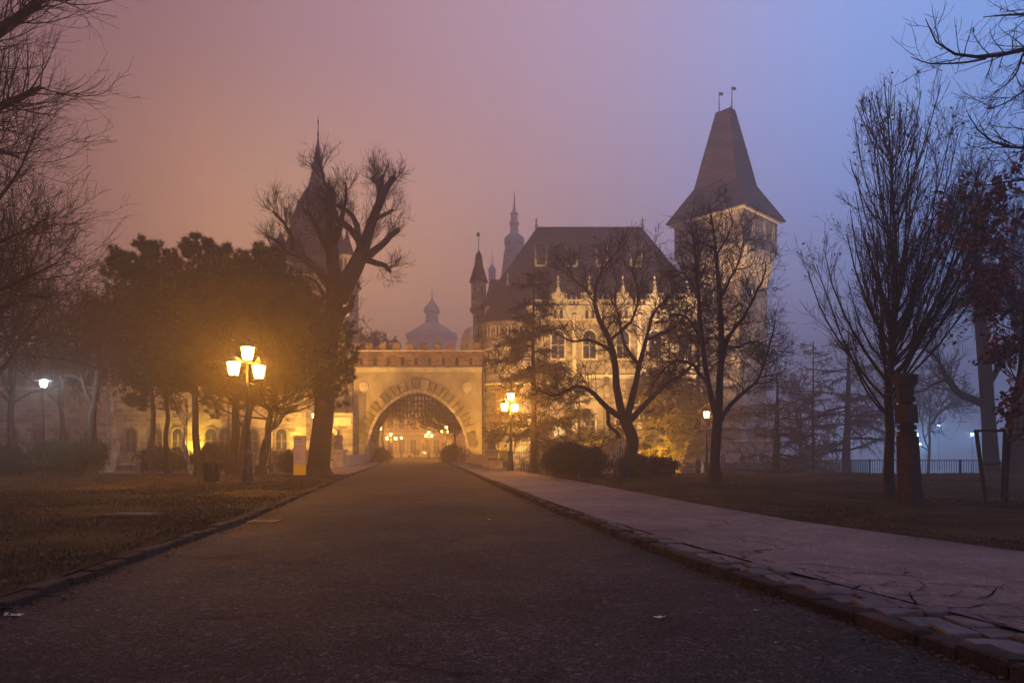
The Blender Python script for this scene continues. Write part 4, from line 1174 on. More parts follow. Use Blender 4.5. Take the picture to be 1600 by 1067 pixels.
# ---- big tower with the tall spire left of the gate
def left_tower():
    d = 77.5
    X = PX(502, d)
    t = thing('spired_tower', 'tall floodlit tower with a needle spire and corner turrets behind the pollarded tree', 'tower', (X, d, 0))
    hw = 3.45
    ze = PZ(440, d)
    yf = d-hw
    MB().box(X-hw, X+hw, yf, d+hw, -2.6, ze).build('wall', stone_m, t)
    MB().box(X-hw-.18, X+hw+.18, yf-.18, d+hw+.18, ze-.3, ze+.002).build('cornice', trim_m, t)
    r2 = math.sqrt(2)
    prof = [((hw+.35)*r2, ze), (3.0*r2, PZ(405, d)), (2.4*r2, PZ(370, d)), (1.8*r2, PZ(325, d)), (.8*r2, PZ(292, d)), (.5*r2, PZ(265, d)), (.05, PZ(216, d))]
    Xs = PX(497, d)
    r = MB()
    th = [PI/4+PI/2*i for i in range(4)]
    V = []
    for k, (rr, z) in enumerate(prof):
        cxx = X if k == 0 else Xs
        V += [(cxx+rr*math.cos(a), d+rr*math.sin(a), z) for a in th]
    r.add(V, [(k*4+i, k*4+(i+1) % 4, k*4+4+(i+1) % 4, k*4+4+i) for k in range(len(prof)-1) for i in range(4)])
    ro = r.build('roof', roof_m, t)
    finial(MB(), Xs, d, PZ(222, d), 3.2, .06).build('finial', iron_m, ro)
    for px, py_e, py_t, rw, py_b in ((437, 411, 361, 1.45, 520), (541.5, 399, 360, .78, 470), (520, 420, 372, .8, 460)):
        xx = PX(px, yf); yy = yf+.2 if px != 520 else yf+.4
        ze2, zt2, zb2 = PZ(py_e, yf), PZ(py_t, yf), PZ(py_b, yf)
        b = MB().lathe([(rw*.3, zb2-1.6), (rw*.8, zb2), (rw*.86, ze2-.25), (rw*1.0, ze2-.2), (rw*1.0, ze2)], (xx, yy, 0), 10).build('turret', trim_m, t)
        MB().lathe([(rw*1.14, ze2+.001), (rw*.75, ze2+(zt2-ze2)*.3), (rw*.4, ze2+(zt2-ze2)*.62), (.04, zt2)], (xx, yy, 0), 10).build('turret_roof', roof_m, b)
        for k in range(3):
            a = -PI/2+(k-1)*.75
            wx, wy = xx+rw*.865*math.cos(a), yy+rw*.865*math.sin(a)
            MB().cbox(wx, wy, ze2-1.35, rw*.22, rw*.1, .85).build('turret_window', glassdark_m, b)
    for z in (3.5, 12.5, 15.5):
        window(t, X+hw-.9, z, .35, 1.1, yf, True, mull=False, fw=.12)
    for z in (8.5, 13.0):
        window(t, X+.9, z, .7, 1.4, yf, True)
    # pale relief panel and low annex with a small arched passage
    xa0, xa1 = PX(478, 71.5), PX(551, 71.5)
    ax_ = PX(513.5, 71.5)
    ya = 71.5
    z0, zs = 0, PZ(688, ya)
    m = MB()
    ow = .95; n = 10
    pts = [(ax_-ow, -2.5)] + [(ax_-ow*math.cos(PI*i/n), zs+ow*1.0*math.sin(PI*i/n)) for i in range(n+1)] + [(ax_+ow, -2.5)]
    ztp = PZ(645, ya)
    for i in range(len(pts)-1):
        (xa, za), (xb, zb_) = pts[i], pts[i+1]
        if abs(xb-xa) > 1e-5:
            m.add([(xa, ya, za), (xb, ya, zb_), (xb, ya, ztp), (xa, ya, ztp)], [(0, 1, 2, 3)])
        m.add([(xa, ya, za), (xa, ya+2.2, za), (xb, ya+2.2, zb_), (xb, ya, zb_)], [(0, 1, 2, 3)])
    for a, b in ((xa0, ax_-ow), (ax_+ow, xa1)):
        m.add([(a, ya, -2.5), (b, ya, -2.5), (b, ya, ztp), (a, ya, ztp)], [(0, 1, 2, 3)])
    m.add([(xa0, ya, ztp), (xa1, ya, ztp), (xa1, ya+2.2, ztp), (xa0, ya+2.2, ztp)], [(0, 1, 2, 3)])
    m.add([(xa1, ya, -2.5), (xa1, ya+2.2, -2.5), (xa1, ya+2.2, ztp), (xa1, ya, ztp)], [(0, 1, 2, 3)])
    m.add([(xa0, ya+2.2, -2.5), (xa0, ya, -2.5), (xa0, ya, ztp), (xa0, ya+2.2, ztp)], [(0, 1, 2, 3)])
    an = m.build('annex_wall', stone_m, t)
    for i in range(7):
        a, b = PI*i/7+.03, PI*(i+1)/7-.03
        MB().prism_y([(ax_+.95*math.cos(a), zs+.95*math.sin(a)), (ax_+1.35*math.cos(a), zs+1.35*math.sin(a)), (ax_+1.35*math.cos(b), zs+1.35*math.sin(b)), (ax_+.95*math.cos(b), zs+.95*math.sin(b))], ya-.12, ya+.02).build('arch_stone', trim_m, an)
    X2, Z2 = PX(536, ya), PZ(663, ya)
    MB().box(X2-.9, X2+.85, ya-.15, ya+.02, Z2, Z2+.75).box(X2-.98, X2+.93, ya-.2, ya+.01, Z2-.12, Z2-.001).build('relief_panel', trim_m, an)
    return t
left_tower()

# ---- left wing behind the pines
def left_wing():
    y = 66.5
    x0, x1 = PX(-60, y), PX(478, y)
    t = thing('castle_wing', 'long low castle wing with arched windows glimpsed between the pine trunks', 'building', (x0, y, 0))
    zt = 7.6
    MB().box(x0, x1, y, y+9, -2.6, zt).build('wall', stone_m, t)
    MB().box(x0-.2, x1+.15, y-.2, y+.3, zt-.25, zt+.05).build('cornice', trim_m, t)
    MB().prism_z([(x0, y-.1), (x1, y-.1), (x1, y), (x0, y)], -2.6, .5).build('plinth', trim_m, t)
    r = MB().add([(x0-.3, y-.35, zt+.06), (x1+.15, y-.35, zt+.06), (x1-2.5, y+4.5, zt+4.6), (x0+3, y+4.5, zt+4.6), (x1+.15, y+9.3, zt+.06), (x0-.3, y+9.3, zt+.06)],
                 [(0, 1, 2, 3), (1, 4, 2), (4, 5, 3, 2), (5, 0, 3)])
    r.build('roof', roof_m, t)
    for px in (20, 60, 100, 140, 205, 245, 278, 330, 352, 395, 440):
        window(t, PX(px, y), PZ(706, y), 1.05, 1.75, y, True, frame=stone_plain_m, fw=.2)
    for px in (125, 160, 195):
        window(t, PX(px, y), PZ(738, y), .9, 1.0, y, False, mull=False)
    return t
left_wing()

# ---- round tower right of the gate
def round_tower():
    d = 77.0
    X = PX(793, d-2.9)
    t = thing('round_tower', 'squat round tower with conical tiled roof joined to the right of the gate', 'tower', (X, d, 0))
    r = 2.9
    ze = PZ(502, d-r)
    MB().lathe([(r*1.06, -2.6), (r*1.04, .4), (r, .6), (r, ze-.5), (r*1.03, ze-.45), (r*1.03, ze)], (X, d, 0), 28).build('wall', stone_m, t)
    for zz in (PZ(600, d-r), PZ(545, d-r)):
        MB().lathe([(r*1.0, zz), (r*1.035, zz+.06), (r*1.035, zz+.2), (r, zz+.26)], (X, d, 0), 28).build('string_course', trim_m, t)
    ro = MB().lathe([(r*1.2, ze), (r*1.19, ze+.12), (r*.8, ze+1.7), (.12, PZ(445, d))], (X, d, 0), 20).build('roof', old_roof_m, t)
    finial(MB(), X, d, PZ(446, d), 1.6, .09).build('finial', trim_m, ro)
    for zz, hh, ang in ((PZ(524, 74), 1.2, (-2.35, -1.95, -1.5, -1.05)), (PZ(567, 74), 1.2, (-2.35, -1.9, -1.45, -1.0)), (PZ(650, 74), .8, (-2.0, -1.2))):
        for a in ang:
            wx, wy = X+r*math.cos(a), d+r*math.sin(a)
            o = MB()
            c, s = math.cos(a), math.sin(a)
            def q(u, v, z): return (wx+c*v-s*u, wy+s*v+c*u, z)
            fr = [(-.26, -.12), (.12, .26)]
            for u0, u1 in fr:
                v = [q(u0, -.05, zz), q(u1, -.05, zz), q(u1, .06, zz), q(u0, .06, zz), q(u0, -.05, zz+hh), q(u1, -.05, zz+hh), q(u1, .06, zz+hh), q(u0, .06, zz+hh)]
                o.add(v, [(0, 3, 2, 1), (4, 5, 6, 7), (0, 1, 5, 4), (1, 2, 6, 5), (2, 3, 7, 6), (3, 0, 4, 7)])
            w_ = o.build('slit_window', trim_m, t)
            v = [q(-.12, .02, zz), q(.12, .02, zz), q(.12, .02, zz+hh), q(-.12, .02, zz+hh)]
            MB().add(v, [(0, 1, 2, 3)]).build('pane', glassdark_m, w_)
round_tower()

# ---- slim stair turret and the roof behind it
def stair_turret():
    d = 84.0
    X = PX(748, d); r = PX(761, d)-X
    t = thing('stair_turret', 'slim octagonal turret with pointed slate cap and weathervane above the round tower', 'turret', (X, d, 0))
    zb, ze = PZ(482, d), PZ(441, d)
    MB().lathe([(r*.72, -1), (r*.72, zb-.8), (r*1.12, zb-.3), (r*1.12, zb), (r*.95, zb+.05), (r*.95, ze)], (X, d, 0), 8, PI/8).build('wall', stone_m, t)
    ro = MB().lathe([(r*1.2, ze+.001), (r*.95, ze+.7), (r*.55, PZ(415, d)), (r*.42, PZ(400, d)), (.05, PZ(391, d))], (X, d, 0), 8, PI/8).build('roof', roof_m, t)
    v = MB().tube([(X, d, PZ(393, d)), (X, d, PZ(364, d))], .05, 6)
    v.box(X-.35, X+.2, d-.02, d+.02, PZ(369, d), PZ(366.5, d)); v.box(X-.2, X+.1, d-.02, d+.02, PZ(366.6, d), PZ(363, d))
    v.build('weathervane', iron_m, ro)
    for dx in (-.42, .42):
        window(t, X+dx, PZ(459, d), .32, .7, d-r*.9, True, mull=False, fw=.07)
    for py in (510, 530):
        MB().cbox(X, d-r*.68, PZ(py, d), .14, .12, 1.0).build('slit', glassdark_m, t)
stair_turret()

# ---- the palace with the great hipped roof
def palace():
    y = 82.0
    x0, x1 = PX(757, y), PX(1096, y)
    t = thing('palace_wing', 'floodlit palace facade with steep hipped roof, stepped gables and roof dormers', 'building', (x0, y, 0))
    ze = PZ(478, y)
    yb = y+17
    yr = y+8
    zr = PZ(357, yr)
    MB().box(x0, x1, y, yb, -2.6, ze).build('wall', stone_m, t)
    xr0, xr1 = PX(838, yr), PX(1004, yr)
    V = [(x0-.4, y-.4, ze+.01), (x1+.4, y-.4, ze+.01), (x1+.4, yb+.4, ze+.01), (x0-.4, yb+.4, ze+.01), (xr0, yr, zr), (xr1, yr, zr)]
    ro = MB().add(V, [(0, 1, 5, 4), (1, 2, 5), (2, 3, 4, 5), (3, 0, 4), (3, 2, 1, 0)]).build('roof', roof_m, t)
    MB().tube([(xr0, yr, zr+.03), (xr1, yr, zr+.03)], .17, 6).build('ridge_tiles', old_roof_m, ro)
    for x in (xr0, xr1): finial(MB(), x, yr, zr, 1.5, .12).build('finial', trim_m, ro)
    # dormers: a small hatch with white frame between two slender white posts
    def roof_y(z): return (y-.4)+(z-ze)/(zr-ze)*(yr-(y-.4))
    for px in (844.5, 892, 938.5, 991):
        zz = PZ(419, y+4)
        X = PX(px, y+4)
        yy = roof_y(zz)-.75
        dm = MB().box(X-.6, X+.6, yy, yy+1.8, zz-.05, zz+.85).prism_y([(X-.75, zz+.851), (X+.75, zz+.851), (X, zz+1.5)], yy-.1, yy+2).build('dormer', roof_m, ro)
        MB().box(X-.68, X+.68, yy-.14, yy-.001, zz-.16, zz+.06).box(X-.68, X-.54, yy-.1, yy-.001, zz+.06, zz+.8).box(X+.54, X+.68, yy-.1, yy-.001, zz+.06, zz+.8).build('dormer_frame', trim_m, dm)
        for s in (-.72, .72):
            MB().tube([(X+s, yy-.02, zz), (X+s*.97, yy-.0, zz+2.5)], [.05, .03], 6).build('dormer_post', trim_m, dm)
    # gables and pinnacles
    for k, px in enumerate((872, 921, 973, 1023, 1074)):
        X = PX(px, y)
        w = 1.6
        zg = PZ(500, y); za = PZ(455, y)
        s1, s2, s3, s4 = zg+1.7, zg+2.5, zg+3.2, za+.9
        prof = [(X-w, zg), (X+w, zg), (X+w, s1), (X+w*.72, s1), (X+w*.72, s2), (X+w*.46, s2), (X+w*.46, s3), (X+w*.2, s3), (X, s4), (X-w*.2, s3), (X-w*.46, s3), (X-w*.46, s2), (X-w*.72, s2), (X-w*.72, s1), (X-w, s1)]
        g = MB().prism_y(prof, y-.35, y+.6)
        go = g.build('gable', trim_m, t)
        p = finial(MB(), X, y+.1, za+.8, 1.3, .1)
        for s in (-w, w): finial(p, X+s, y-.1, zg+1.65, 1.3, .1)
        for s in (-w*.6, w*.6): finial(p, X+s, y-.1, zg+2.45, .9, .08)
        p.build('pinnacles', trim_m, go)
        for s in (-.36, .36): window(go, X+s, zg+.1, .38, .85, y-.36, True, mull=False, fw=.08)
        MB().prism_y([(X-w*.6, zg+.9), (X+w*.6, zg+.9), (X, zg+3.2)], y+.602, y+5.5).build('gable_roof', roof_m, go)
    MB().box(x0, x1, y-.3, y-.002, ze-1.0, ze-.6).box(x0, x1, y-.22, y-.003, ze-.6, ze-.001).build('cornice', trim_m, t)
    bal = MB()
    xx = x0+5.5
    while xx < x1:
        bal.box(xx-.08, xx+.08, y-.28, y-.12, ze, ze+.55); xx += .42
    bal.box(x0+5, x1, y-.3, y-.1, ze+.55, ze+.7)
    bal.build('balustrade', trim_m, t)
    MB().box(x0, x1, y-.2, y-.002, PZ(590, y), PZ(590, y)+.35).build('string_course', trim_m, t)
    # buttresses
    for px in (846, 897, 947, 998, 1049, 1090):
        X = PX(px, y)
        b = MB().box(X-.32, X+.32, y-.9, y-.004, -2.5, 9.2)
        b.add([(X-.32, y-.9, 9.2), (X+.32, y-.9, 9.2), (X+.32, y-.005, 10.6), (X-.32, y-.005, 10.6)], [(0, 1, 2, 3)])
        b.box(X-.24, X+.24, y-.5, y-.006, 10.5, ze-1.1)
        b.build('buttress', trim_m if px in (897, 998) else stone_m, t)
    # tall traceried windows above, plainer ones below
    for px in (872, 921, 973, 1023, 1071):
        X = PX(px, y)
        window(t, X, PZ(560, y), 1.5, 2.6, y, True, fw=.2)
    for px, lit in ((873, True), (922, False), (970, False), (1034, False), (1083, False)):
        X = PX(px, y)
        window(t, X, PZ(682, y), 1.15, 2.0, y, False, fw=.22, pane=litwin_m if lit else None, label='lit ground-floor window' if lit else None)
    # timber oriel
    X = PX(996, y); zo = PZ(660, y)
    o = MB().box(X-1.1, X+1.3, y-2.0, y-.91, zo, zo+3.2).build('oriel', wood_m, t)
    MB().prism_y([(X-1.3, zo+3.201), (X+1.5, zo+3.201), (X+.1, zo+4.5)], y-2.2, y-.4).build('oriel_roof', roof_m, o)
    for s in (-.55, .7):
        for zz in (zo+.5, zo+2.0):
            window(o, X+s, zz, .6, .75, y-2.0, False, mull=False, fw=.12)
palace()

def link_block():
    y = 88
    x0, x1 = PX(752, y), PX(840, y)
    t = thing('link_building', 'dark tiled roof block between the slim turret and the great roof', 'building', (x0, y, 0))
    MB().box(x0+.5, x1, y, y+10, -1, PZ(490, y)).build('wall', stone_m, t)
    z = PZ(490, y)
    MB().add([(x0, y-.2, z), (x1, y-.2, z), (x1, y+10, z), (x0, y+10, z), (PX(767, 92), 92, PZ(437, 92)), (PX(800, 92), 92, PZ(437, 92))], [(0, 1, 5, 4), (1, 2, 5), (2, 3, 4, 5), (3, 0, 4), (3, 2, 1, 0)]).build('roof', roof_m, t)
link_block()

# ---- the great square tower
def great_tower():
    C0 = np.array([29.0, 85.0])
    u = np.array([-.68, .733]); v = np.array([.733, .68])
    a_, b_ = 11.2, 10.2
    t = thing('square_tower', 'great square stone tower with steep flared truncated roof fading into the fog', 'tower', (float(C0[0]), float(C0[1]), 0))
    ze = PZ(318, 85.0)
    def pt(s, r_, z, inset=0):   # s along u, r_ along v
        p = C0+u*(s*(a_-2*inset)+inset)+v*(r_*(b_-2*inset)+inset)
        return (float(p[0]), float(p[1]), z)
    def block(mb, inset, z0, z1):
        V = [pt(0, 0, z0, inset), pt(0, 1, z0, inset), pt(1, 1, z0, inset), pt(1, 0, z0, inset), pt(0, 0, z1, inset), pt(0, 1, z1, inset), pt(1, 1, z1, inset), pt(1, 0, z1, inset)]
        return mb.add(V, [(0, 3, 2, 1), (4, 5, 6, 7), (0, 1, 5, 4), (1, 2, 6, 5), (2, 3, 7, 6), (3, 0, 4, 7)])
    zc = PZ(378, 86)
    block(MB(), .55, zc, ze-.05).build('upper_storey', tower_stone_m, t)
    block(MB(), 1.5, -2.6, zc).build('wall', tower_stone_m, t)
    block(MB(), .45, zc-.25, zc+.0).build('corbel_course', trim_m, t)
    block(MB(), .1, ze-.25, ze).build('eaves', trim_m, t)
    # corbel piers under the upper storey
    for side in (0, 1):
        L = a_ if side == 0 else b_
        n = 9
        for k in range(n):
            s = (1.7+(L-3.4)*k/(n-1))
            d1, d2 = (u, v) if side == 0 else (v, u)
            p = C0+d1*s
            w = .24
            V = []
            for (off, z) in ((.52, zc-.26), (.52, zc-1.3), (1.2, zc-3.4), (1.52, zc-4.6)):
                for sg in (-w, w):
                    q = p+d1*sg+d2*off
                    V.append((float(q[0]), float(q[1]), z))
            for (off, z) in ((1.6, zc-.26), (1.6, zc-4.6)):
                for sg in (-w, w):
                    q = p+d1*sg+d2*off
                    V.append((float(q[0]), float(q[1]), z))
            f = [(0, 1, 3, 2), (2, 3, 5, 4), (4, 5, 7, 6), (0, 2, 4, 6, 10, 8), (1, 9, 11, 7, 5, 3), (8, 9, 1, 0)]
            MB().add(V, f).build('corbel', trim_m, t)
    # roof, flared: eave, knee, top ridge
    zk = PZ(283, 90); zt = PZ(168, 91.5)
    def ring(inset, z): return [pt(0, 0, z, inset), pt(0, 1, z, inset), pt(1, 1, z, inset), pt(1, 0, z, inset)]
    R0 = ring(-.25, ze+.002); R1 = ring(.9, ze+2.0); R2 = ring(2.5, zk); R3 = ring(3.12, zk+3.2)
    ctr = C0+u*a_/2+v*b_/2
    tp = []
    for (s, r_) in ((-1, -1), (-1, 1), (1, 1), (1, -1)):
        q = ctr+u*s*1.0+v*r_*.55
        tp.append((float(q[0]), float(q[1]), zt+(.0)))
    V = R0+R1+R2+R3+tp
    f = [(k*4+i, k*4+(i+1) % 4, k*4+4+(i+1) % 4, k*4+4+i) for k in range(4) for i in range(4)] + [(16, 17, 18, 19)]
    ro = MB().add(V, f).build('roof', roof_m, t)
    for i in range(4):
        MB().tube([V[i], V[4+i], V[8+i], V[12+i], V[16+i]], .13, 5).build('hip_tiles', old_roof_m, ro)
    for s in (-.95, .95):
        q = ctr+u*s
        x, y = float(q[0]), float(q[1])
        m = MB().tube([(x, y, zt-.1), (x, y, zt+3.1)], [.09, .04], 6)
        m.box(x-.05, x+.55, y-.02, y+.02, zt+2.5, zt+2.9)
        m.build('weathervane', iron_m, ro)
    # triangular dormer on the right roof face
    q = C0+v*(b_*.5)+u*.5
    def L(sv, out, z):
        p = C0+v*(b_*.52+sv)+u*(1.25-out)
        return (float(p[0]), float(p[1]), z)
    z0 = ze+1.1
    dm = MB().add([L(-1.25, .7, z0), L(1.25, .7, z0), L(0, .7, z0+1.0), L(-1.2, -.5, z0), L(1.2, -.5, z0), L(-1.6, -2.6, z0+3.6)],
                  [(0, 1, 2), (0, 2, 5, 3), (1, 4, 5, 2)]).build('dormer', roof_m, ro)
    dm['label'] = 'small dormer with two panes and white sill'
    fr = MB().add([L(-1.2, .78, z0-.15), L(1.2, .78, z0-.15), L(1.2, .78, z0+.05), L(-1.2, .78, z0+.05), L(-1.2, .5, z0-.15), L(1.2, .5, z0-.15), L(1.2, .5, z0+.05), L(-1.2, .5, z0+.05)], [(0, 1, 2, 3), (3, 2, 6, 7), (0, 4, 5, 1)])
    for s in (-.55, 0, .55):
        fr.add([L(s-.06, .76, z0+.05), L(s+.06, .76, z0+.05), L(s+.06, .76, z0+.7-abs(s)*.25), L(s-.06, .76, z0+.7-abs(s)*.25)], [(0, 1, 2, 3)])
    fr.build('dormer_frame', trim_m, dm)
    # loopholes and windows
    def slit(side, s, z, w, h, face, nm='loophole'):
        d1, d2 = (u, v) if side == 0 else (v, u)
        def q2(ds, off, zz):
            p = C0+d1*(s+ds)+d2*(face-off)
            return (float(p[0]), float(p[1]), zz)
        m = MB()
        for (a, b, z1, z2) in ((-w-.15, -w, z-.1, z+h+.1), (w, w+.15, z-.1, z+h+.1), (-w, w, z-.25, z), (-w, w, z+h, z+h+.18)):
            V = [q2(a, .08, z1), q2(b, .08, z1), q2(b, .08, z2), q2(a, .08, z2), q2(a, -.05, z1), q2(b, -.05, z1), q2(b, -.05, z2), q2(a, -.05, z2)]
            m.add(V, [(0, 1, 2, 3), (1, 5, 6, 2), (4, 0, 3, 7), (3, 2, 6, 7), (0, 4, 5, 1)])
        o = m.build(nm, trim_m, t)
        MB().add([q2(-w, .02, z), q2(w, .02, z), q2(w, .02, z+h), q2(-w, .02, z+h)], [(0, 1, 2, 3)]).build('pane', glassdark_m, o)
    for s in (3.2, 6.2, 8.6): slit(1, s, zc+1.6, .14, 2.2, .55)
    for s in (3.4, 6.6, 9.2): slit(0, s, zc+1.8, .14, 1.6, .55)
    for z in (22, 15, 8.5):
        slit(1, 5, z, .3, 1.2, 1.5, 'tower_window'); slit(0, 5.6, z-1, .3, 1.3, 1.5, 'tower_window')
    block(MB(), 1.38, 5.6, 5.9).build('string_course', trim_m, t)
    # lower fore-building towards the water
    return t
great_tower()
def forework():
    y = 84.2
    x0, x1 = PX(1092, y), PX(1222, y)
    t = thing('tower_forework', 'low stone fore-building at the foot of the great square tower', 'building', (x0, y, 0))
    MB().prism_z([(x0, 82.5), (x1-1.5, 82.5), (x1, 84), (x1, 89), (x0, 89)], -2.6, PZ(690, 83)).build('wall', tower_stone_m, t)
    MB().prism_z([(x0, 82.3), (x1-1.4, 82.3), (x1+.2, 83.9), (x1+.2, 89), (x0, 89)], PZ(690, 83)+.002, PZ(690, 83)+.3).build('coping', trim_m, t)
    for px in (1108, 1130, 1160, 1190):
        window(t, PX(px, 82.5), -.4, .7, 1.1, 82.5, True, mull=False, fw=.14)
forework()

# ---- hazy domes behind
def spire(name, label, px, d, prof, mats, base_half=None):
    X = PX(px, d)
    t = thing(name, label, 'tower', (X, d, 0), 'hazy spires beyond the gate')
    for k, (nm, pr, mt) in enumerate(prof):
        MB().lathe([(r*d/F, PZ(py, d)) for r, py in pr], (X, d, 0), 8, PI/8).build(nm, mt, t)
    return t
spire('domed_spire', 'faint green onion-domed spire between the slim turret and the great roof', 803.5, 167,
      [('wall', [(26, 740), (26, 470), (23, 440), (17, 395), (14, 386)], tower_stone_m), ('dome', [(14, 385.9), (17, 380), (16.5, 374), (12, 369), (8, 366)], green_m),
       ('lantern', [(7, 365.9), (6.5, 352), (8.5, 350), (6, 345), (5, 337), (7, 335), (3, 330), (2, 322)], trim_m), ('finial', [(1.2, 321.9), (.5, 300)], iron_m)], None)
spire('domed_spire', 'tiny distant onion dome just right of the slim turret', 769, 205,
      [('wall', [(6, 740), (6, 428)], tower_stone_m), ('dome', [(6, 427.9), (7, 422), (4, 417), (1.5, 413)], green_m), ('finial', [(.6, 412.9), (.3, 392)], iron_m)], None)
spire('baroque_dome', 'ghostly wide drum with slender cupola fading above the middle of the gate', 675, 262,
      [('wall', [(39, 740), (39, 530)], trim_m), ('cornice', [(42, 529.9), (42, 523)], trim_m), ('dome', [(38, 522.9), (28, 515), (16, 508), (13, 506)], trim_m),
       ('lantern', [(11, 505.9), (10, 490), (14, 488), (12, 481), (5, 473), (1.5, 466)], trim_m), ('finial', [(1, 465.9), (.3, 452)], iron_m)], None)
spire('chapel_dome', 'pale half-dome of a chapel beside the slim turret', 741, 130,
      [('wall', [(21, 740), (21, 536)], trim_m), ('dome', [(21, 535.9), (20.5, 528), (17, 519), (11, 513), (3, 510)], trim_m)], None)

# ---- courtyard building seen through the arch
def court():
    y = 150
    x0, x1 = PX(560, y), PX(790, y)
    t = thing('courtyard_building', 'pale courtyard building with tall doors seen through the gate arch', 'building', (x0, y, 0))
    MB().box(x0, x1, y, y+10, -.5, 12).build('wall', plaster_m, t)
    for px in (610, 628, 646, 664, 682, 700):
        window(t, PX(px, y), .8, 1.3, 3.0, y, False, fw=.25)
        window(t, PX(px, y), 6.2, 1.3, 2.6, y, True, fw=.25)
    MB().box(x0, x1, y-.4, y-.002, 5.0, 5.4).build('string_course', trim_m, t)
    MB().prism_z([(x0, y-.15), (x1, y-.15), (x1, y-.001), (x0, y-.001)], -.4, .7).build('plinth', trim_m, t)
court()

# ---- bridge parapets, pedestals with seated stone figures, iron gate
def parapet(label, a, b, h=1.05, n=9):
    a, b = Vector(a), Vector(b)
    t = thing('bridge_parapet', label, 'parapet', (a.x, a.y, 0), 'bridge parapets')
    dv = (b-a); L = dv.length; dv.normalize(); nv = Vector((-dv.y, dv.x, 0))
    for i in range(n):
        p, q = a+dv*(L*i/n+.01), a+dv*(L*(i+1)/n-.01)
        w = .2
        pts = [(p-nv*w), (q-nv*w), (q+nv*w), (p+nv*w)]
        MB().prism_z([(c.x, c.y) for c in pts], -.6, h-.14).build('stone_panel', trim_m, t)
        w = .27
        pts = [(p-nv*w), (q-nv*w), (q+nv*w), (p+nv*w)]
        MB().prism_z([(c.x, c.y) for c in pts], h-.139, h).build('coping_stone', trim_m, t)
parapet('low pale bridge parapet beside the left pavement of the gate', (PX(541, 58), 58, 0), (PX(571, 74.3), 74.3, 0))
parapet('low stone bridge parapet beside the right pavement of the gate', (PX(772, 53.5), 53.5, 0), (PX(736, 74.3), 74.3, 0))

def blob(name, parts, mt, parent, voxel=.05):
    "one continuous surface from capsules (a, b, ra, rb)"
    mb = MB()
    for a, b, ra, rb in parts:
        a, b = np.array(a, float), np.array(b, float)
        ax = b-a; L = np.linalg.norm(ax)
        K = 9
        if L < 1e-6: ax = np.array([0, 0, 1.]); L = 1e-6
        ax = ax/np.linalg.norm(ax)
        pts, rad = [], []
        for k in range(K):
            th = PI/2*(-1+2*k/(K-1))
        prof = [(-ra*math.cos(q), ra*math.sin(q)) for q in np.linspace(.02, PI/2, 5)] + [(L+rb*math.sin(q), rb*math.cos(q)) for q in np.linspace(0, PI/2-.02, 5)]
        pts = np.array([a+ax*s for s, r in prof]); rad = np.array([r for s, r in prof])
        # straight axis: build frames by hand
        ref = np.array([0, 0, 1.]) if abs(ax[2]) < .8 else np.array([1., 0, 0])
        A = np.cross(ax, ref); A /= np.linalg.norm(A); B = np.cross(ax, A)
        n = 12; th = np.arange(n)*2*PI/n
        V = pts[:, None, :]+rad[:, None, None]*(A[None, None, :]*np.cos(th)[None, :, None]+B[None, None, :]*np.sin(th)[None, :, None])
        q = [(k*n+i, k*n+(i+1) % n, (k+1)*n+(i+1) % n, (k+1)*n+i) for k in range(len(pts)-1) for i in range(n)]
        base = V.reshape(-1, 3)
        mb.add(base, np.array(q), True)
        mb.add(base[:n], [tuple(range(n-1, -1, -1))]); mb.add(base[-n:], [tuple(range(n))])
    o = mb.build(name, mt, parent)
    m = o.modifiers.new('Remesh', 'REMESH'); m.mode = 'VOXEL'; m.voxel_size = voxel; m.use_smooth_shade = True
    return o
def statue(label, x, y, zp, face=0.0, s=1.0):
    t = thing('stone_statue', label, 'statue', (x, y, 0), 'seated stone figures on the bridge')
    MB().cbox(x, y, -.3, 1.25, 1.25, .55).cbox(x, y, .25, 1.0, 1.0, zp-.45).cbox(x, y, zp-.199, 1.2, 1.2, .2).build('pedestal', trim_m, t)
    z = zp
    q = lambda a, b, c: (x+a*s, y+b*s, z+c*s)
    parts = [(q(0, .05, .30), q(0, .1, .55), .34, .30), (q(0, .1, .55), q(0, .05, 1.05), .29, .25), (q(-.2, .05, 1.1), q(.2, .05, 1.1), .14, .14),
             (q(0, .03, 1.2), q(0, 0, 1.32), .09, .08), (q(0, -.02, 1.42), q(0, -.01, 1.5), .14, .13),
             (q(-.16, 0, .5), q(-.18, -.42, .52), .16, .13), (q(.16, 0, .5), q(.18, -.42, .52), .16, .13),
             (q(-.18, -.44, .5), q(-.18, -.40, .08), .12, .11), (q(.18, -.44, .5), q(.18, -.40, .08), .12, .11),
             (q(-.27, .04, 1.05), q(-.33, -.08, .75), .09, .08), (q(-.33, -.08, .75), q(-.14, -.34, .68), .07, .06),
             (q(.27, .04, 1.05), q(.33, -.08, .75), .09, .08), (q(.33, -.08, .75), q(.12, -.34, .72), .07, .06),
             (q(0, .1, .06), q(0, -.1, .12), .38, .36)]
    blob('figure', parts, stone_plain_m, t, .05)
statue('seated stone figure on a pedestal left of the gate by the small arched passage', PX(529, 57.0), 57.0, 1.5)
statue('seated stone figure on a pedestal right of the gate before the iron fence', PX(768, 52.8), 52.8, 1.5)

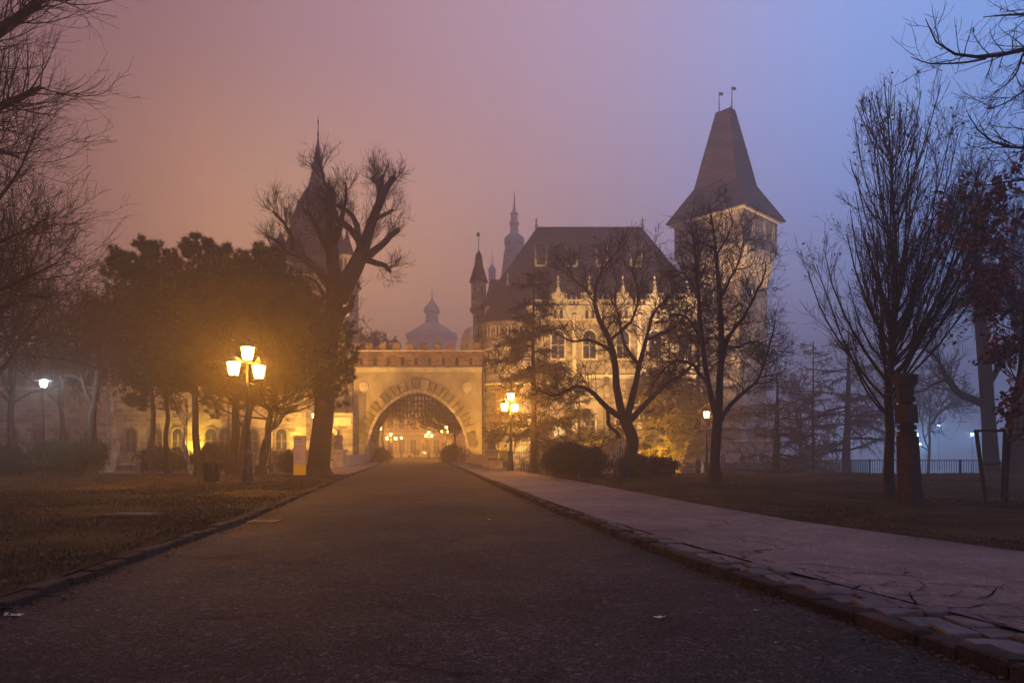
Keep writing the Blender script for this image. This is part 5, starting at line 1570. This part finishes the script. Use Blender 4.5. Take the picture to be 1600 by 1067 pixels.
def iron_fence(name, label, a, b, h, step, mt=iron_m, spear=True, group=None, panel_rail=(.15, .92), bar=.016, z0=0, post_every=0):
    a, b = Vector(a), Vector(b)
    t = thing(name, label, 'fence', (a.x, a.y, z0), group)
    dv = b-a; L = dv.length; dv.normalize()
    n = int(L/step)
    me = None
    for i in range(n+1):
        p = a+dv*(L*i/n)
        if me is None:
            m = MB().box(p.x-bar, p.x+bar, p.y-bar, p.y+bar, z0+.05, z0+h)
            if spear: m.lathe([(bar*2.2, 0), (.004, .14)], (p.x, p.y, z0+h), 5)
            o0 = m.build('picket', mt, None, origin=(p.x, p.y, z0)); o0.parent = t; o0.location = (p.x-a.x, p.y-a.y, 0)
            me = o0.data
        else:
            o = bpy.data.objects.new('picket', me); col.objects.link(o); o.parent = t; o.location = (p.x-a.x, p.y-a.y, 0)
    for k in panel_rail:
        MB().tube([(a.x, a.y, z0+h*k), (b.x, b.y, z0+h*k)], .028, 4, False).build('rail', mt, t)
    if post_every:
        m = int(L/post_every)
        for i in range(m+1):
            p = a+dv*(L*i/m)
            MB().cbox(p.x, p.y, z0-.4, .07, .07, h+.45).build('post', mt, t)
    return t
iron_fence('iron_gate', 'black spear-topped iron gate beside the round tower behind the right statue', (PX(777, 57), 57, 0), (PX(818, 57), 57, 0), 2.5, .17, panel_rail=(.1, .5, .88))
tag(bpy.data.objects['iron_gate'], cat='gate')
iron_fence('iron_gate', 'small iron gate closing the arched passage left of the main gate', (PX(501, 71.3), 71.3, 0), (PX(526, 71.3), 71.3, 0), 2.2, .17, panel_rail=(.1, .5, .88))
def poster():
    x, y = PX(788, 56.8), 56.8
    o = MB().box(x-.34, x+.34, y-.03, y, .55, 1.45).build('poster_board', sign_yellow_m, None, origin=(x, y, .55))
    tag(o, 'plain yellow board hung on the iron gate right of the seated statue', 'board')
    x = PX(772.5, 57-.0)
poster()
def stone_block(px, py, d, w, dd, h, label, z=.0):
    x = PX(px, d)
    t = thing('stone_bench', label, 'bench', (x, d, z), 'stone blocks by the bridge')
    MB().cbox(x, d, z, w*.86, dd*.8, h-.12).build('base', trim_m, t)
    MB().cbox(x, d, z+h-.119, w, dd, .12).build('seat', stone_plain_m, t)
stone_block(775, 725, 49.5, 1.1, .6, .85, 'low stone block in front of the right statue pedestal')
stone_block(508, 735, 50, 1.2, .6, .8, 'low stone block at the foot of the left statue pedestal')
def low_wall(label, pts, h, z=-2.4):
    a, b = pts
    t = thing('garden_wall', label, 'wall', (a[0], a[1], 0), 'low garden walls')
    MB().prism_z([(a[0], a[1]), (b[0], b[1]), (b[0], b[1]+.4), (a[0], a[1]+.4)], z, h).build('wall', stone_m, t)
    MB().prism_z([(a[0]-.05, a[1]-.06), (b[0]+.05, b[1]-.06), (b[0]+.05, b[1]+.46), (a[0]-.05, a[1]+.46)], h+.001, h+.12).build('coping', trim_m, t)
low_wall('low stone wall along the bank left of the small arched passage', ((PX(425, 52), 52), (PX(500, 52), 52)), 1.4)
low_wall('low stone wall right of the iron gate behind the twin-light lamp', ((PX(778, 56.2), 56.4), (PX(800, 56.2), 56.4)), .5)
low_wall('long low wall on the castle bank below the palace', ((PX(850, 74), 74), (PX(1095, 74), 74)), -.6)

# ================================================================== lamps
def lantern(par, x, y, z, s, frame_m, glass_m, sides=6):
    "z is the middle of the glass; wide at the top, tapering down, capped"
    h, rt, rb = .40*s, .215*s, .135*s
    g = MB().lathe([(rb, -h/2), (rt, h/2)], (x, y, z), sides).build('lantern', glass_m, par)
    c = MB().lathe([(rt*1.22, h/2+.003), (rt*1.25, h/2+.03), (rt*.8, h/2+.12*s), (rt*.35, h/2+.19*s), (rt*.3, h/2+.24*s), (.02, h/2+.32*s)], (x, y, z), sides)
    c.lathe([(rb*.5, -h/2-.10*s), (rb*1.05, -h/2-.05*s), (rb*1.12, -h/2-.003)], (x, y, z), sides)
    for k in range(sides):
        a = 2*PI*k/sides
        c.tube([(x+rb*1.03*math.cos(a), y+rb*1.03*math.sin(a), z-h/2), (x+rt*1.03*math.cos(a), y+rt*1.03*math.sin(a), z+h/2)], .011*s, 4, False)
    c.build('lantern_frame', frame_m, g)
    return g
LG = 'ornate park lamps'
def ornate_lamp(label, x, y, z0, zt, arms, watts, group=LG, s=1.0, zs=None, glass=None, on=None):
    "arms: horizontal offsets of the side lanterns; zt: middle of the top lantern's glass"
    t = thing('street_lamp', label, 'street lamp', (x, y, z0), group)
    prof = [(.27, -.05), (.27, .10), (.22, .13), (.20, .30), (.185, .55), (.20, .60), (.165, .68), (.15, 1.05), (.185, 1.10), (.185, 1.16), (.10, 1.28), (.085, 1.9), (.105, 1.94), (.105, 2.02), (.075, 2.1), (.06, zt-z0-1.25), (.085, zt-z0-1.2), (.085, zt-z0-1.1), (.05, zt-z0-1.0), (.035, zt-z0-.32*s)]
    MB().lathe(prof[:12], (x, y, z0), 8).build('base', iron_m, t)
    MB().lathe(prof[11:], (x, y, z0), 8).build('pole', iron_m, t)
    lantern(t, x, y, zt, s, iron_m, glass or lamp_glass_m)
    bulb(t, (x, y, zt), watts)
    zs = zs or zt-.65
    for dx, dy in arms:
        L_ = math.hypot(dx, dy)
        p = []
        for k in range(9):
            q = k/8
            p.append((x+dx*q, y+dy*q, zs-.42-.12*math.sin(q*PI)+.10*q + (.18*(q > .93))))
        m = MB().tube(p, .022, 6)
        m.tube([(x+dx*.1, y+dy*.1, zs-.75), (x+dx*.45, y+dy*.45, zs-.62), (x+dx*.6, y+dy*.6, zs-.5)], .014, 5)
        m.build('arm', iron_m, t)
        lantern(t, x+dx, y+dy, zs, s, iron_m, glass or lamp_glass_m)
        bulb(t, (x+dx, y+dy, zs), watts)
    return t
WL = 1500
p = G(387, 757)
ornate_lamp('triple-light lamp post standing on the lawn in front of the black pines', p.x, p.y, .12, PZ(553, p.y), [(-.30, -.55), (.20, .60)], WL*1.15, zs=PZ(579, p.y), s=1.2)
p = G(798, 735, .1)
ornate_lamp('lamp post at the pavement edge right of the gate, in front of the round tower', p.x, p.y, .1, PZ(620, p.y), [(-.40, -.45), (.28, .42)], WL*1.1, zs=PZ(637, p.y), s=1.15)
ornate_lamp('lamp post with small lights beside the thick pollarded trunk', PX(499, 47), 47, .1, PZ(636, 47), [(.25, .4), (-.3, -.3)], WL*.55, s=.6, zs=PZ(650, 47))
ornate_lamp('single-light lamp half hidden behind the three-stemmed tree', PX(1104, 39), 39, -.5, PZ(648, 39), [], WL*.5, s=.85)
ornate_lamp('twin-light lamp seen inside the left edge of the gate arch', PX(591, 84), 84, 0, PZ(661, 84), [(-.2, -.5), (.1, .5)], WL*1.2, zs=PZ(669, 84))
ornate_lamp('three-light lamp in the fog beyond the left bush under the arch', PX(610.5, 104), 104, 0, PZ(679, 104), [(-.55, -.2), (.7, .2)], WL*1.5, zs=PZ(685, 104))
ornate_lamp('three-light lamp in the middle of the view through the arch', PX(670, 112), 112, 0, PZ(676, 112), [(-.4, -.3), (.45, .3)], WL*1.7, zs=PZ(681, 112))
ornate_lamp('lamp behind pine boughs in the right half of the arch', PX(698, 98), 98, 0, PZ(668, 98), [(-.75, .0), (.1, .5)], WL*1.2, zs=PZ(674, 98))
ornate_lamp('far lamp glowing through the pines left of the triple-light lamp', PX(357, 56), 56, -.5, PZ(577, 56), [], WL*1.0, s=1.0)
ornate_lamp('distant lamp dot low in the middle of the arch', PX(627, 135), 135, 0, PZ(684, 135), [], WL, s=1)

def led_lamp(label, x, y, z0, zt, watts, s=1.0, glass=None, group='white park lights', colr=(.75, .88, 1)):
    t = thing('park_light', label, 'street lamp', (x, y, z0), group)
    MB().lathe([(.07*s, -.05), (.07*s, .8), (.045*s, .85), (.035*s, zt-z0-.22*s)], (x, y, z0), 8).build('pole', iron_m, t)
    g = MB().lathe([(.10*s, -.22*s), (.17*s, .0), (.17*s, .10*s)], (x, y, zt), 10).build('lantern', glass or led_glass_m, t)
    MB().lathe([(.38*s, .103*s), (.38*s, .13*s), (.2*s, .19*s), (.05*s, .22*s)], (x, y, zt), 12).build('lamp_shade', iron_m, g)
    bulb(t, (x, y, zt-.05*s), watts, colr, .08)
    return t
led_lamp('single white light with flat shade on a thin post at the far left', PX(68, 33), 33, .1, PZ(598, 33), 900)
for k, (px, py, d, lab) in enumerate(((1308, 692, 120, 'faint white light left of the fastigiate trunk, low over the lake'), (1274, 680, 110, 'small white light hanging beside the thin cypress pole'),
        (1433, 679, 95, 'upper of the two white lights just right of the carved post'), (1437, 694, 90, 'lower of the two white lights just right of the carved post'),
        (1519, 678, 95, 'blue-white light over the railing left of the stake frame'), (1467, 664, 130, 'very faint white light high above the railing'))):
    led_lamp(lab, PX(px, d), d, -2.3, PZ(py, d), 3200, 1.0, far_glass_m, 'lights across the lake', (.22, .55, 1))

# ------------------------------------------------------------------ floodlights on the castle
def flood(label, x, y, z, tgt, watts, colr=(1, .60, .22), angle=110, s=1.0, group='castle floodlights'):
    t = thing('floodlight', label, 'floodlight', (x, y, z), group)
    d = (Vector(tgt)-Vector((x, y, z+.35))).normalized()
    sx_ = d.cross(Vector((0, 0, 1))).normalized(); up_ = sx_.cross(d)
    c = Vector((x, y, z+.35))
    w, h, e = .28*s, .2*s, .11*s
    def q(a, b, k): return tuple(c+sx_*a+up_*b+d*k)
    V = [q(-w*.7, -h*.7, -e*2), q(w*.7, -h*.7, -e*2), q(w*.7, h*.7, -e*2), q(-w*.7, h*.7, -e*2), q(-w, -h, 0), q(w, -h, 0), q(w, h, 0), q(-w, h, 0)]
    MB().add(V, [(0, 3, 2, 1), (0, 1, 5, 4), (1, 2, 6, 5), (2, 3, 7, 6), (3, 0, 4, 7)]).build('housing', iron_m, t)
    MB().add([q(-w*.95, -h*.95, -.01), q(w*.95, -h*.95, -.01), q(w*.95, h*.95, -.01), q(-w*.95, h*.95, -.01)], [(0, 1, 2, 3)]).build('glass', flood_glass_m, t)
    MB().tube([q(-w-.03, 0, -e), q(-w-.03, -h*1.2, -e), q(w+.03, -h*1.2, -e), q(w+.03, 0, -e)], .02, 4).tube([(x, y, z-.05), (x, y, z+.12)], .05, 6).build('bracket', iron_m, t)
    bulb(t, tuple(c+d*.05), watts, colr, .12, 'SPOT', tgt, angle, .8)
    return t
GOLD = (1, .54, .10)
WARM = (1, .58, .16)
YEL = (1, .60, .06)
FW = 11000
flood('floodlight on the castle bank aimed at the left half of the palace', PX(850, 68), 68, -2.3, (5, 82, 16), FW*2.2, WARM, 78)
flood('floodlight on the castle bank aimed at the middle of the palace', PX(940, 68), 68, -2.3, (11.5, 82, 17), FW*2.6, WARM, 78)
flood('floodlight on the castle bank aimed at the right end of the palace', PX(1030, 68), 68, -2.3, (18.5, 82, 17), FW*2.2, WARM, 78)
flood('added floodlight left of the bridge brightening the gate wall', PX(520, 60), 60, -2.3, (-12, 75, 8), FW*1.1, GOLD, 80)  # this flood and the next are added to brighten the gate front
flood('added floodlight right of the bridge brightening the gate wall', PX(800, 60), 60, -2.3, (-8.5, 75, 8), FW*1.1, GOLD, 80)
flood('floodlight by the water aimed up the square tower', PX(1100, 67), 67, -2.35, (27, 87, 25), FW*10, (1, .64, .38), 60)
flood('floodlight aimed at the round tower from the bank', PX(815, 66), 66, -2.35, (-.5, 74.2, 9), FW*.8, GOLD)
flood('floodlight left of the bridge aimed up the spired tower', PX(480, 62), 62, -2.35, (-21.5, 74, 18), FW*2.2, GOLD, 90)
flood('strong yellow floodlight at the wing wall between the arched windows', PX(296, 64.6), 64.6, .3, (PX(290, 66.5)-.1, 66.5, 4.0), 4200, YEL, 130)
flood('low yellow floodlight under the trees at the far left', PX(50, 40), 40, .0, (PX(50, 40), 41.5, 1.2), 160, YEL, 100)
flood('floodlight under the golden-lit cypress left of the single lamp', PX(1022, 54), 54, -2.35, (PX(1045, 57), 57, 6), 11000, YEL, 90)
flood('floodlight among the shrubs under the small golden cypress', PX(893, 60), 60, -2.35, (PX(905, 62), 62, 5), 5000, YEL, 80)
flood('pinkish ground light on the far bank right of the square tower', PX(1236, 62), 62, -2.3, (PX(1232, 64), 64.5, .8), 500, (1, .6, .4), 100)
flood('courtyard floodlight behind the gate aimed at the courtyard building', PX(640, 138), 138, 0, (PX(645, 150), 150, 5), 6000, GOLD, 120)
flood('floodlight behind the gate lighting the rear spires', PX(760, 100), 100, 0, (2, 118, 30), 16000, WARM, 80)

# ================================================================== street furniture and small things
def bin_(label, x, y, z, col_m=iron_m, hoop=True):
    t = thing('litter_bin', label, 'litter bin', (x, y, z), 'litter bins')
    b = MB().lathe([(.19, .28), (.225, .3), (.245, .85), (.26, .86), (.26, .9), (.20, .9), (.19, .5)], (x, y, z), 16).build('bucket', col_m, t)
    for k in range(16):
        a = 2*PI*k/16
        MB().tube([(x+.235*math.cos(a), y+.235*math.sin(a), z+.3), (x+.258*math.cos(a), y+.258*math.sin(a), z+.85)], .008, 4).build('slat', col_m, b)
    MB().lathe([(.275, .60), (.275, .65)], (x, y, z), 16).build('band', col_m, t)
    for s in (-.09, .09):
        MB().tube([(x+s, y+.02, z-.06), (x+s, y+.02, z+.30)], .024, 6).build('leg', col_m, t)
    m = MB()
    m.tube([(x-.05, y+.2, z+.2), (x-.05, y+.2, z+1.25), (x, y+.2, z+1.31), (x+.05, y+.2, z+1.25), (x+.05, y+.2, z+.9)], .018, 6)
    m.build('post', col_m, t)
bin_m = mat('bin_paint', (.03, .04, .05), .5, .25, 8, .2)
p = G(331, 766); bin_('dark litter bin on two legs on the left lawn before the pines', p.x, p.y, .12)
p = G(972, 757); bin_('dark litter bin on two legs on the right lawn before the laurel bushes', p.x, p.y, .12, bin_m)

def sign():
    d = 37.0
    x0, x1 = PX(458.5, d), PX(477.5, d)
    z0, zt = .12, PZ(680, d)
    t = thing('information_sign', 'upright information sign with yellow foot and grey panel beside the pollarded tree', 'sign', (x0, d, z0))
    h = zt-z0
    MB().box(x0, x1, d, d+.14, z0-.05, z0+h*.25).build('yellow_foot', sign_yellow_m, t)
    pn = MB().box(x0, x1-.05, d, d+.14, z0+h*.25+.002, z0+h*.95).build('panel', sign_white_m, t)
    MB().box(x1-.048, x1, d-.004, d+.144, z0+h*.25+.002, z0+h*.95).build('side_strip', sign_yellow_m, t)
    MB().box(x0, x1, d, d+.14, z0+h*.95+.002, zt).build('yellow_head', sign_yellow_m, t)
    rg = random.Random(2)
    m = MB()
    for k in range(9):
        zz = z0+h*(.90-.065*k)
        if k in (2, 4): continue
        L_ = (x1-x0)*rg.uniform(.25, .6)
        m.box(x0+.06, x0+.06+L_, d-.004, d+.001, zz, zz+(.045 if k == 0 else .022))
    m.build('print', sign_text_m, pn)
sign()

def carved_post():
    p = G(1423, 790)
    x, y = p.x, p.y
    t = thing('carved_post', 'tall carved wooden memorial post with grooved neck on the right lawn', 'wooden post', (x, y, .12))
    dk = wood_m
    zt = PZ(586, y)
    s = (y/F)
    def Z(py): return PZ(py, y)
    m = MB()
    # leaning slightly to the left: each stretch is a lathe with 4 sides, shifted
    def seg(py0, py1, w0, w1, n=4, nm='shaft'):
        q0, q1 = (790-py0)/204, (790-py1)/204
        dx0, dx1 = -10*s*q0, -10*s*q1
        r = (math.sqrt(2) if n == 4 else 1.1)*.82
        a = PI/4+R(18)
        V = []
        for dx, w, z in ((dx0, w0, Z(py0)), (dx1, w1, Z(py1))):
            V += [(x+dx+w*s/2*r*math.cos(a+2*PI*i/n), y+w*s/2*r*math.sin(a+2*PI*i/n), z) for i in range(n)]
        f = [(i, (i+1) % n, n+(i+1) % n, n+i) for i in range(n)]+[tuple(range(n-1, -1, -1)), tuple(range(n, 2*n))]
        MB().add(V, f).build(nm, dk, t)
    seg(792, 765, 33, 32, nm='foot'); seg(765.2, 682, 29, 26.5)
    seg(682, 674, 30, 30, 8, 'ring'); seg(674, 671, 22, 22, 8, 'groove'); seg(671, 664, 30, 30, 8, 'ring'); seg(664, 661, 22, 22, 8, 'groove')
    seg(661, 632, 28, 27, 4); seg(632, 628, 22, 22, 8, 'groove'); seg(628, 620, 30, 31, 8, 'ring'); seg(620, 604, 25, 29, 8, 'neck'); seg(604, 600, 33, 33, 8, 'ring')
    seg(600, 589, 30, 31, 4, 'head'); seg(589, 585, 34, 32, 4, 'cap')
carved_post()

def stakes():
    a, b = G(1541, 786), G(1567, 786)
    t = thing('stake_frame', 'wooden stake frame with crossbar and tie holding the young tree', 'tree stake', (a.x, a.y, .12))
    zt = PZ(671, a.y)
    MB().tube([(a.x, a.y, .05), (PX(1525, a.y), a.y, zt)], .045, 8).build('stake', wood_m, t)
    MB().tube([(b.x-.1, b.y-.12, .05), (PX(1565, b.y), b.y-.12, zt)], .045, 8).build('stake', wood_m, t)
    MB().box(PX(1523, a.y), PX(1569, a.y), a.y-.09, a.y-.045, zt-.06, zt).build('crossbar', wood_m, t)
    MB().tube([(PX(1533, a.y), a.y, PZ(724, a.y)), (PX(1550, a.y), a.y+.06, PZ(726, a.y)), (PX(1568, a.y), a.y, PZ(723, a.y))], .016, 5).build('tie', wood_m, t)
stakes()

iron_fence('railing', 'long dark vertical-bar railing along the lake edge at the right', (PX(1290, 39.9), 39.9, 0), (PX(1720, 38.2), 38.2, 0), .85, .13, bar=.011, spear=False, panel_rail=(.08, 1.0), z0=.0, post_every=2.4)

def bike_hoop():
    x, y = PX(215, 37.8), 37.8
    t = thing('entry_hoop', 'dark metal hoop with small grey cabinet left of the pine trunks', 'hoop', (x, y, .1))
    pts = [(x-.32, y, 0), (x-.32, y, .85)] + [(x-.32*math.cos(q), y, .85+.32*math.sin(q)) for q in np.linspace(.3, PI-.3, 6)] + [(x+.32, y, .85), (x+.32, y, 0)]
    MB().tube(pts, .03, 8).build('hoop', iron_m, t)
    MB().cbox(x+.05, y+.12, .05, .36, .22, .75).build('cabinet', concrete_m, t)
bike_hoop()
def bollard(px, d, label, h=1.9):
    x = PX(px, d)
    t = thing('thin_post', label, 'post', (x, d, .1))
    MB().tube([(x, d, 0), (x, d, h)], .03, 6).build('pole', iron_m, t)
    MB().box(x-.25, x+.02, d-.02, d+.02, h-.06, h).build('crosspiece', iron_m, t)
bollard(422.5, 36.5, 'thin dark post with small crosspiece between lamp and information sign')
bollard(292, 38.5, 'thin straight dark post before the yellow-lit arched window', 4.3)

def slab():
    p = G(208, 806)
    x, y = p.x, p.y
    t = thing('concrete_slab', 'flat concrete slab lying on the left lawn', 'slab', (x, y, .11))
    MB().prism_z([(x-.55, y-.05), (x+.40, y-.16), (x+.52, y+.22), (x-.42, y+.30)], .11, .165).build('slab', concrete_m, t)
    MB().prism_z([(x-.40, y+.0), (x+.33, y-.08), (x+.40, y+.18), (x-.32, y+.24)], .166, .176).build('lid', concrete_m, t)
slab()
def drain():
    p = G(413, 815, 0)
    x, y = p.x, p.y
    t = thing('drain_grate', 'rusty iron drain grate set in the road by the left kerb', 'drain grate', (x, y, 0))
    rust = mat('rusty_iron', (.16, .085, .04), .7, .4, 14, .5)
    m = MB()
    m.box(x-.28, x+.28, y-.24, y-.20, .008, .022); m.box(x-.28, x+.28, y+.20, y+.24, .008, .022); m.box(x-.28, x-.24, y-.199, y+.199, .008, .022); m.box(x+.24, x+.28, y-.199, y+.199, .008, .022)
    m.build('frame', rust, t)
    for k in range(7):
        xx = x-.21+.07*k
        MB().box(xx-.014, xx+.014, y-.199, y+.199, .009, .02).build('bar', rust, t)
drain()
def litter(label, px, py, z, s, mt, seed, cat='litter', nm='paper_scrap'):
    p = G(px, py, z)
    rg = np.random.default_rng(seed)
    V, f = [], []
    n = 6
    for i in range(n):
        for k in range(3):
            u, v = i/(n-1)-.5, (k/2-.5)*(1-.6*abs(i/(n-1)-.5))
            V.append((p.x+u*s, p.y+v*s*.6+rg.normal()*s*.04, z+.006+abs(rg.normal())*s*.08))
    for i in range(n-1):
        for k in range(2): f.append((i*3+k, i*3+k+1, i*3+k+4, i*3+k+3))
    o = MB().add(V, f).build(nm, mt, None, origin=(p.x, p.y, z))
    tag(o, label, cat)
litter('crumpled pale paper scrap lying on the asphalt right of the middle', 1030, 965, 0, .10, paper_m, 1)
litter('pale flattened scrap against the left kerb in the near corner', 22, 962, 0, .14, paper_m, 2)
litter('tiny pale scrap in the middle of the far road', 765, 812, 0, .08, paper_m, 3)
litter('pale speck of paper on the road in front of the right kerb', 1212, 1004, 0, .02, paper_m, 4)
litter('brown curled leaf lying on the cracked paving right', 1345, 948, .13, .10, brown_leaf_m, 5, 'leaf', 'dry_leaf')
litter('thin pale straw scrap on the road near the right kerb', 1182, 954, 0, .05, paper_m, 6)

def person(label, x, y, s, st, coat):
    t = thing('person', label, 'person', (x, y, 0), 'people walking beyond the gate')
    q = lambda a, b, c: (x+a*s, y+b*s, c*s)
    body = [(q(0, 0, 1.0), q(0, 0, 1.32), .155, .175), (q(-.15, 0, 1.40), q(.15, 0, 1.40), .07, .07), (q(0, 0, 1.44), q(0, -.01, 1.52), .055, .055),
            (q(0, -.02, 1.62), q(0, -.02, 1.68), .095, .095),
            (q(-.09, 0, .95), q(-.1, -st, .50), .10, .07), (q(-.1, -st, .50), q(-.1, -st*1.2, .08), .065, .045), (q(-.1, -st*1.2, .05), q(-.1, -st*1.2-.16, .04), .045, .035),
            (q(.09, 0, .95), q(.1, st*.8, .50), .10, .07), (q(.1, st*.8, .50), q(.1, st*1.7, .10), .065, .045), (q(.1, st*1.7, .06), q(.1, st*1.7-.15, .04), .045, .035),
            (q(-.21, 0, 1.38), q(-.25, .07, 1.10), .06, .05), (q(-.25, .07, 1.10), q(-.24, -.04, .86), .045, .035), (q(-.24, -.05, .84), q(-.24, -.07, .76), .04, .03),
            (q(.21, 0, 1.38), q(.25, -.07, 1.10), .06, .05), (q(.25, -.07, 1.10), q(.24, -.10, .86), .045, .035), (q(.24, -.11, .84), q(.24, -.12, .76), .04, .03)]
    blob('body', body, cloth_m, t, .028)
    blob('coat', [(q(0, 0, .78), q(0, 0, 1.34), .21, .205), (q(-.15, 0, 1.40), q(.15, 0, 1.40), .085, .085)], coat, t, .03)
person('dark silhouette of a person in a coat walking beyond the gate, left of the pair', PX(648, 122), 122, 1.0, .16, cloth_m)
person('dark silhouette of a slightly taller person beside the first beyond the gate', PX(652.6, 122.6), 122.6, 1.04, .12, cloth_m)

# ================================================================== the fog
hz = MB().box(-280, 280, -40, 460, -3.6, 67).build('haze', bark_m, None)
hz.data.materials.clear()
fm = bpy.data.materials.new('fog')
fm.use_nodes = True
ft = fm.node_tree
ft.nodes.clear()
fo = ft.nodes.new('ShaderNodeOutputMaterial')
fv = ft.nodes.new('ShaderNodeVolumePrincipled')
fv.inputs['Color'].default_value = (.66, .61, .585, 1)
fv.inputs['Density Attribute'].default_value = ''
fv.inputs['Density'].default_value = FOG
fv.inputs['Anisotropy'].default_value = .58
ft.links.new(fv.outputs[0], fo.inputs['Volume'])
hz.data.materials.append(fm)
tag(hz, 'thin evening fog filling the park', 'fog', kind='stuff')
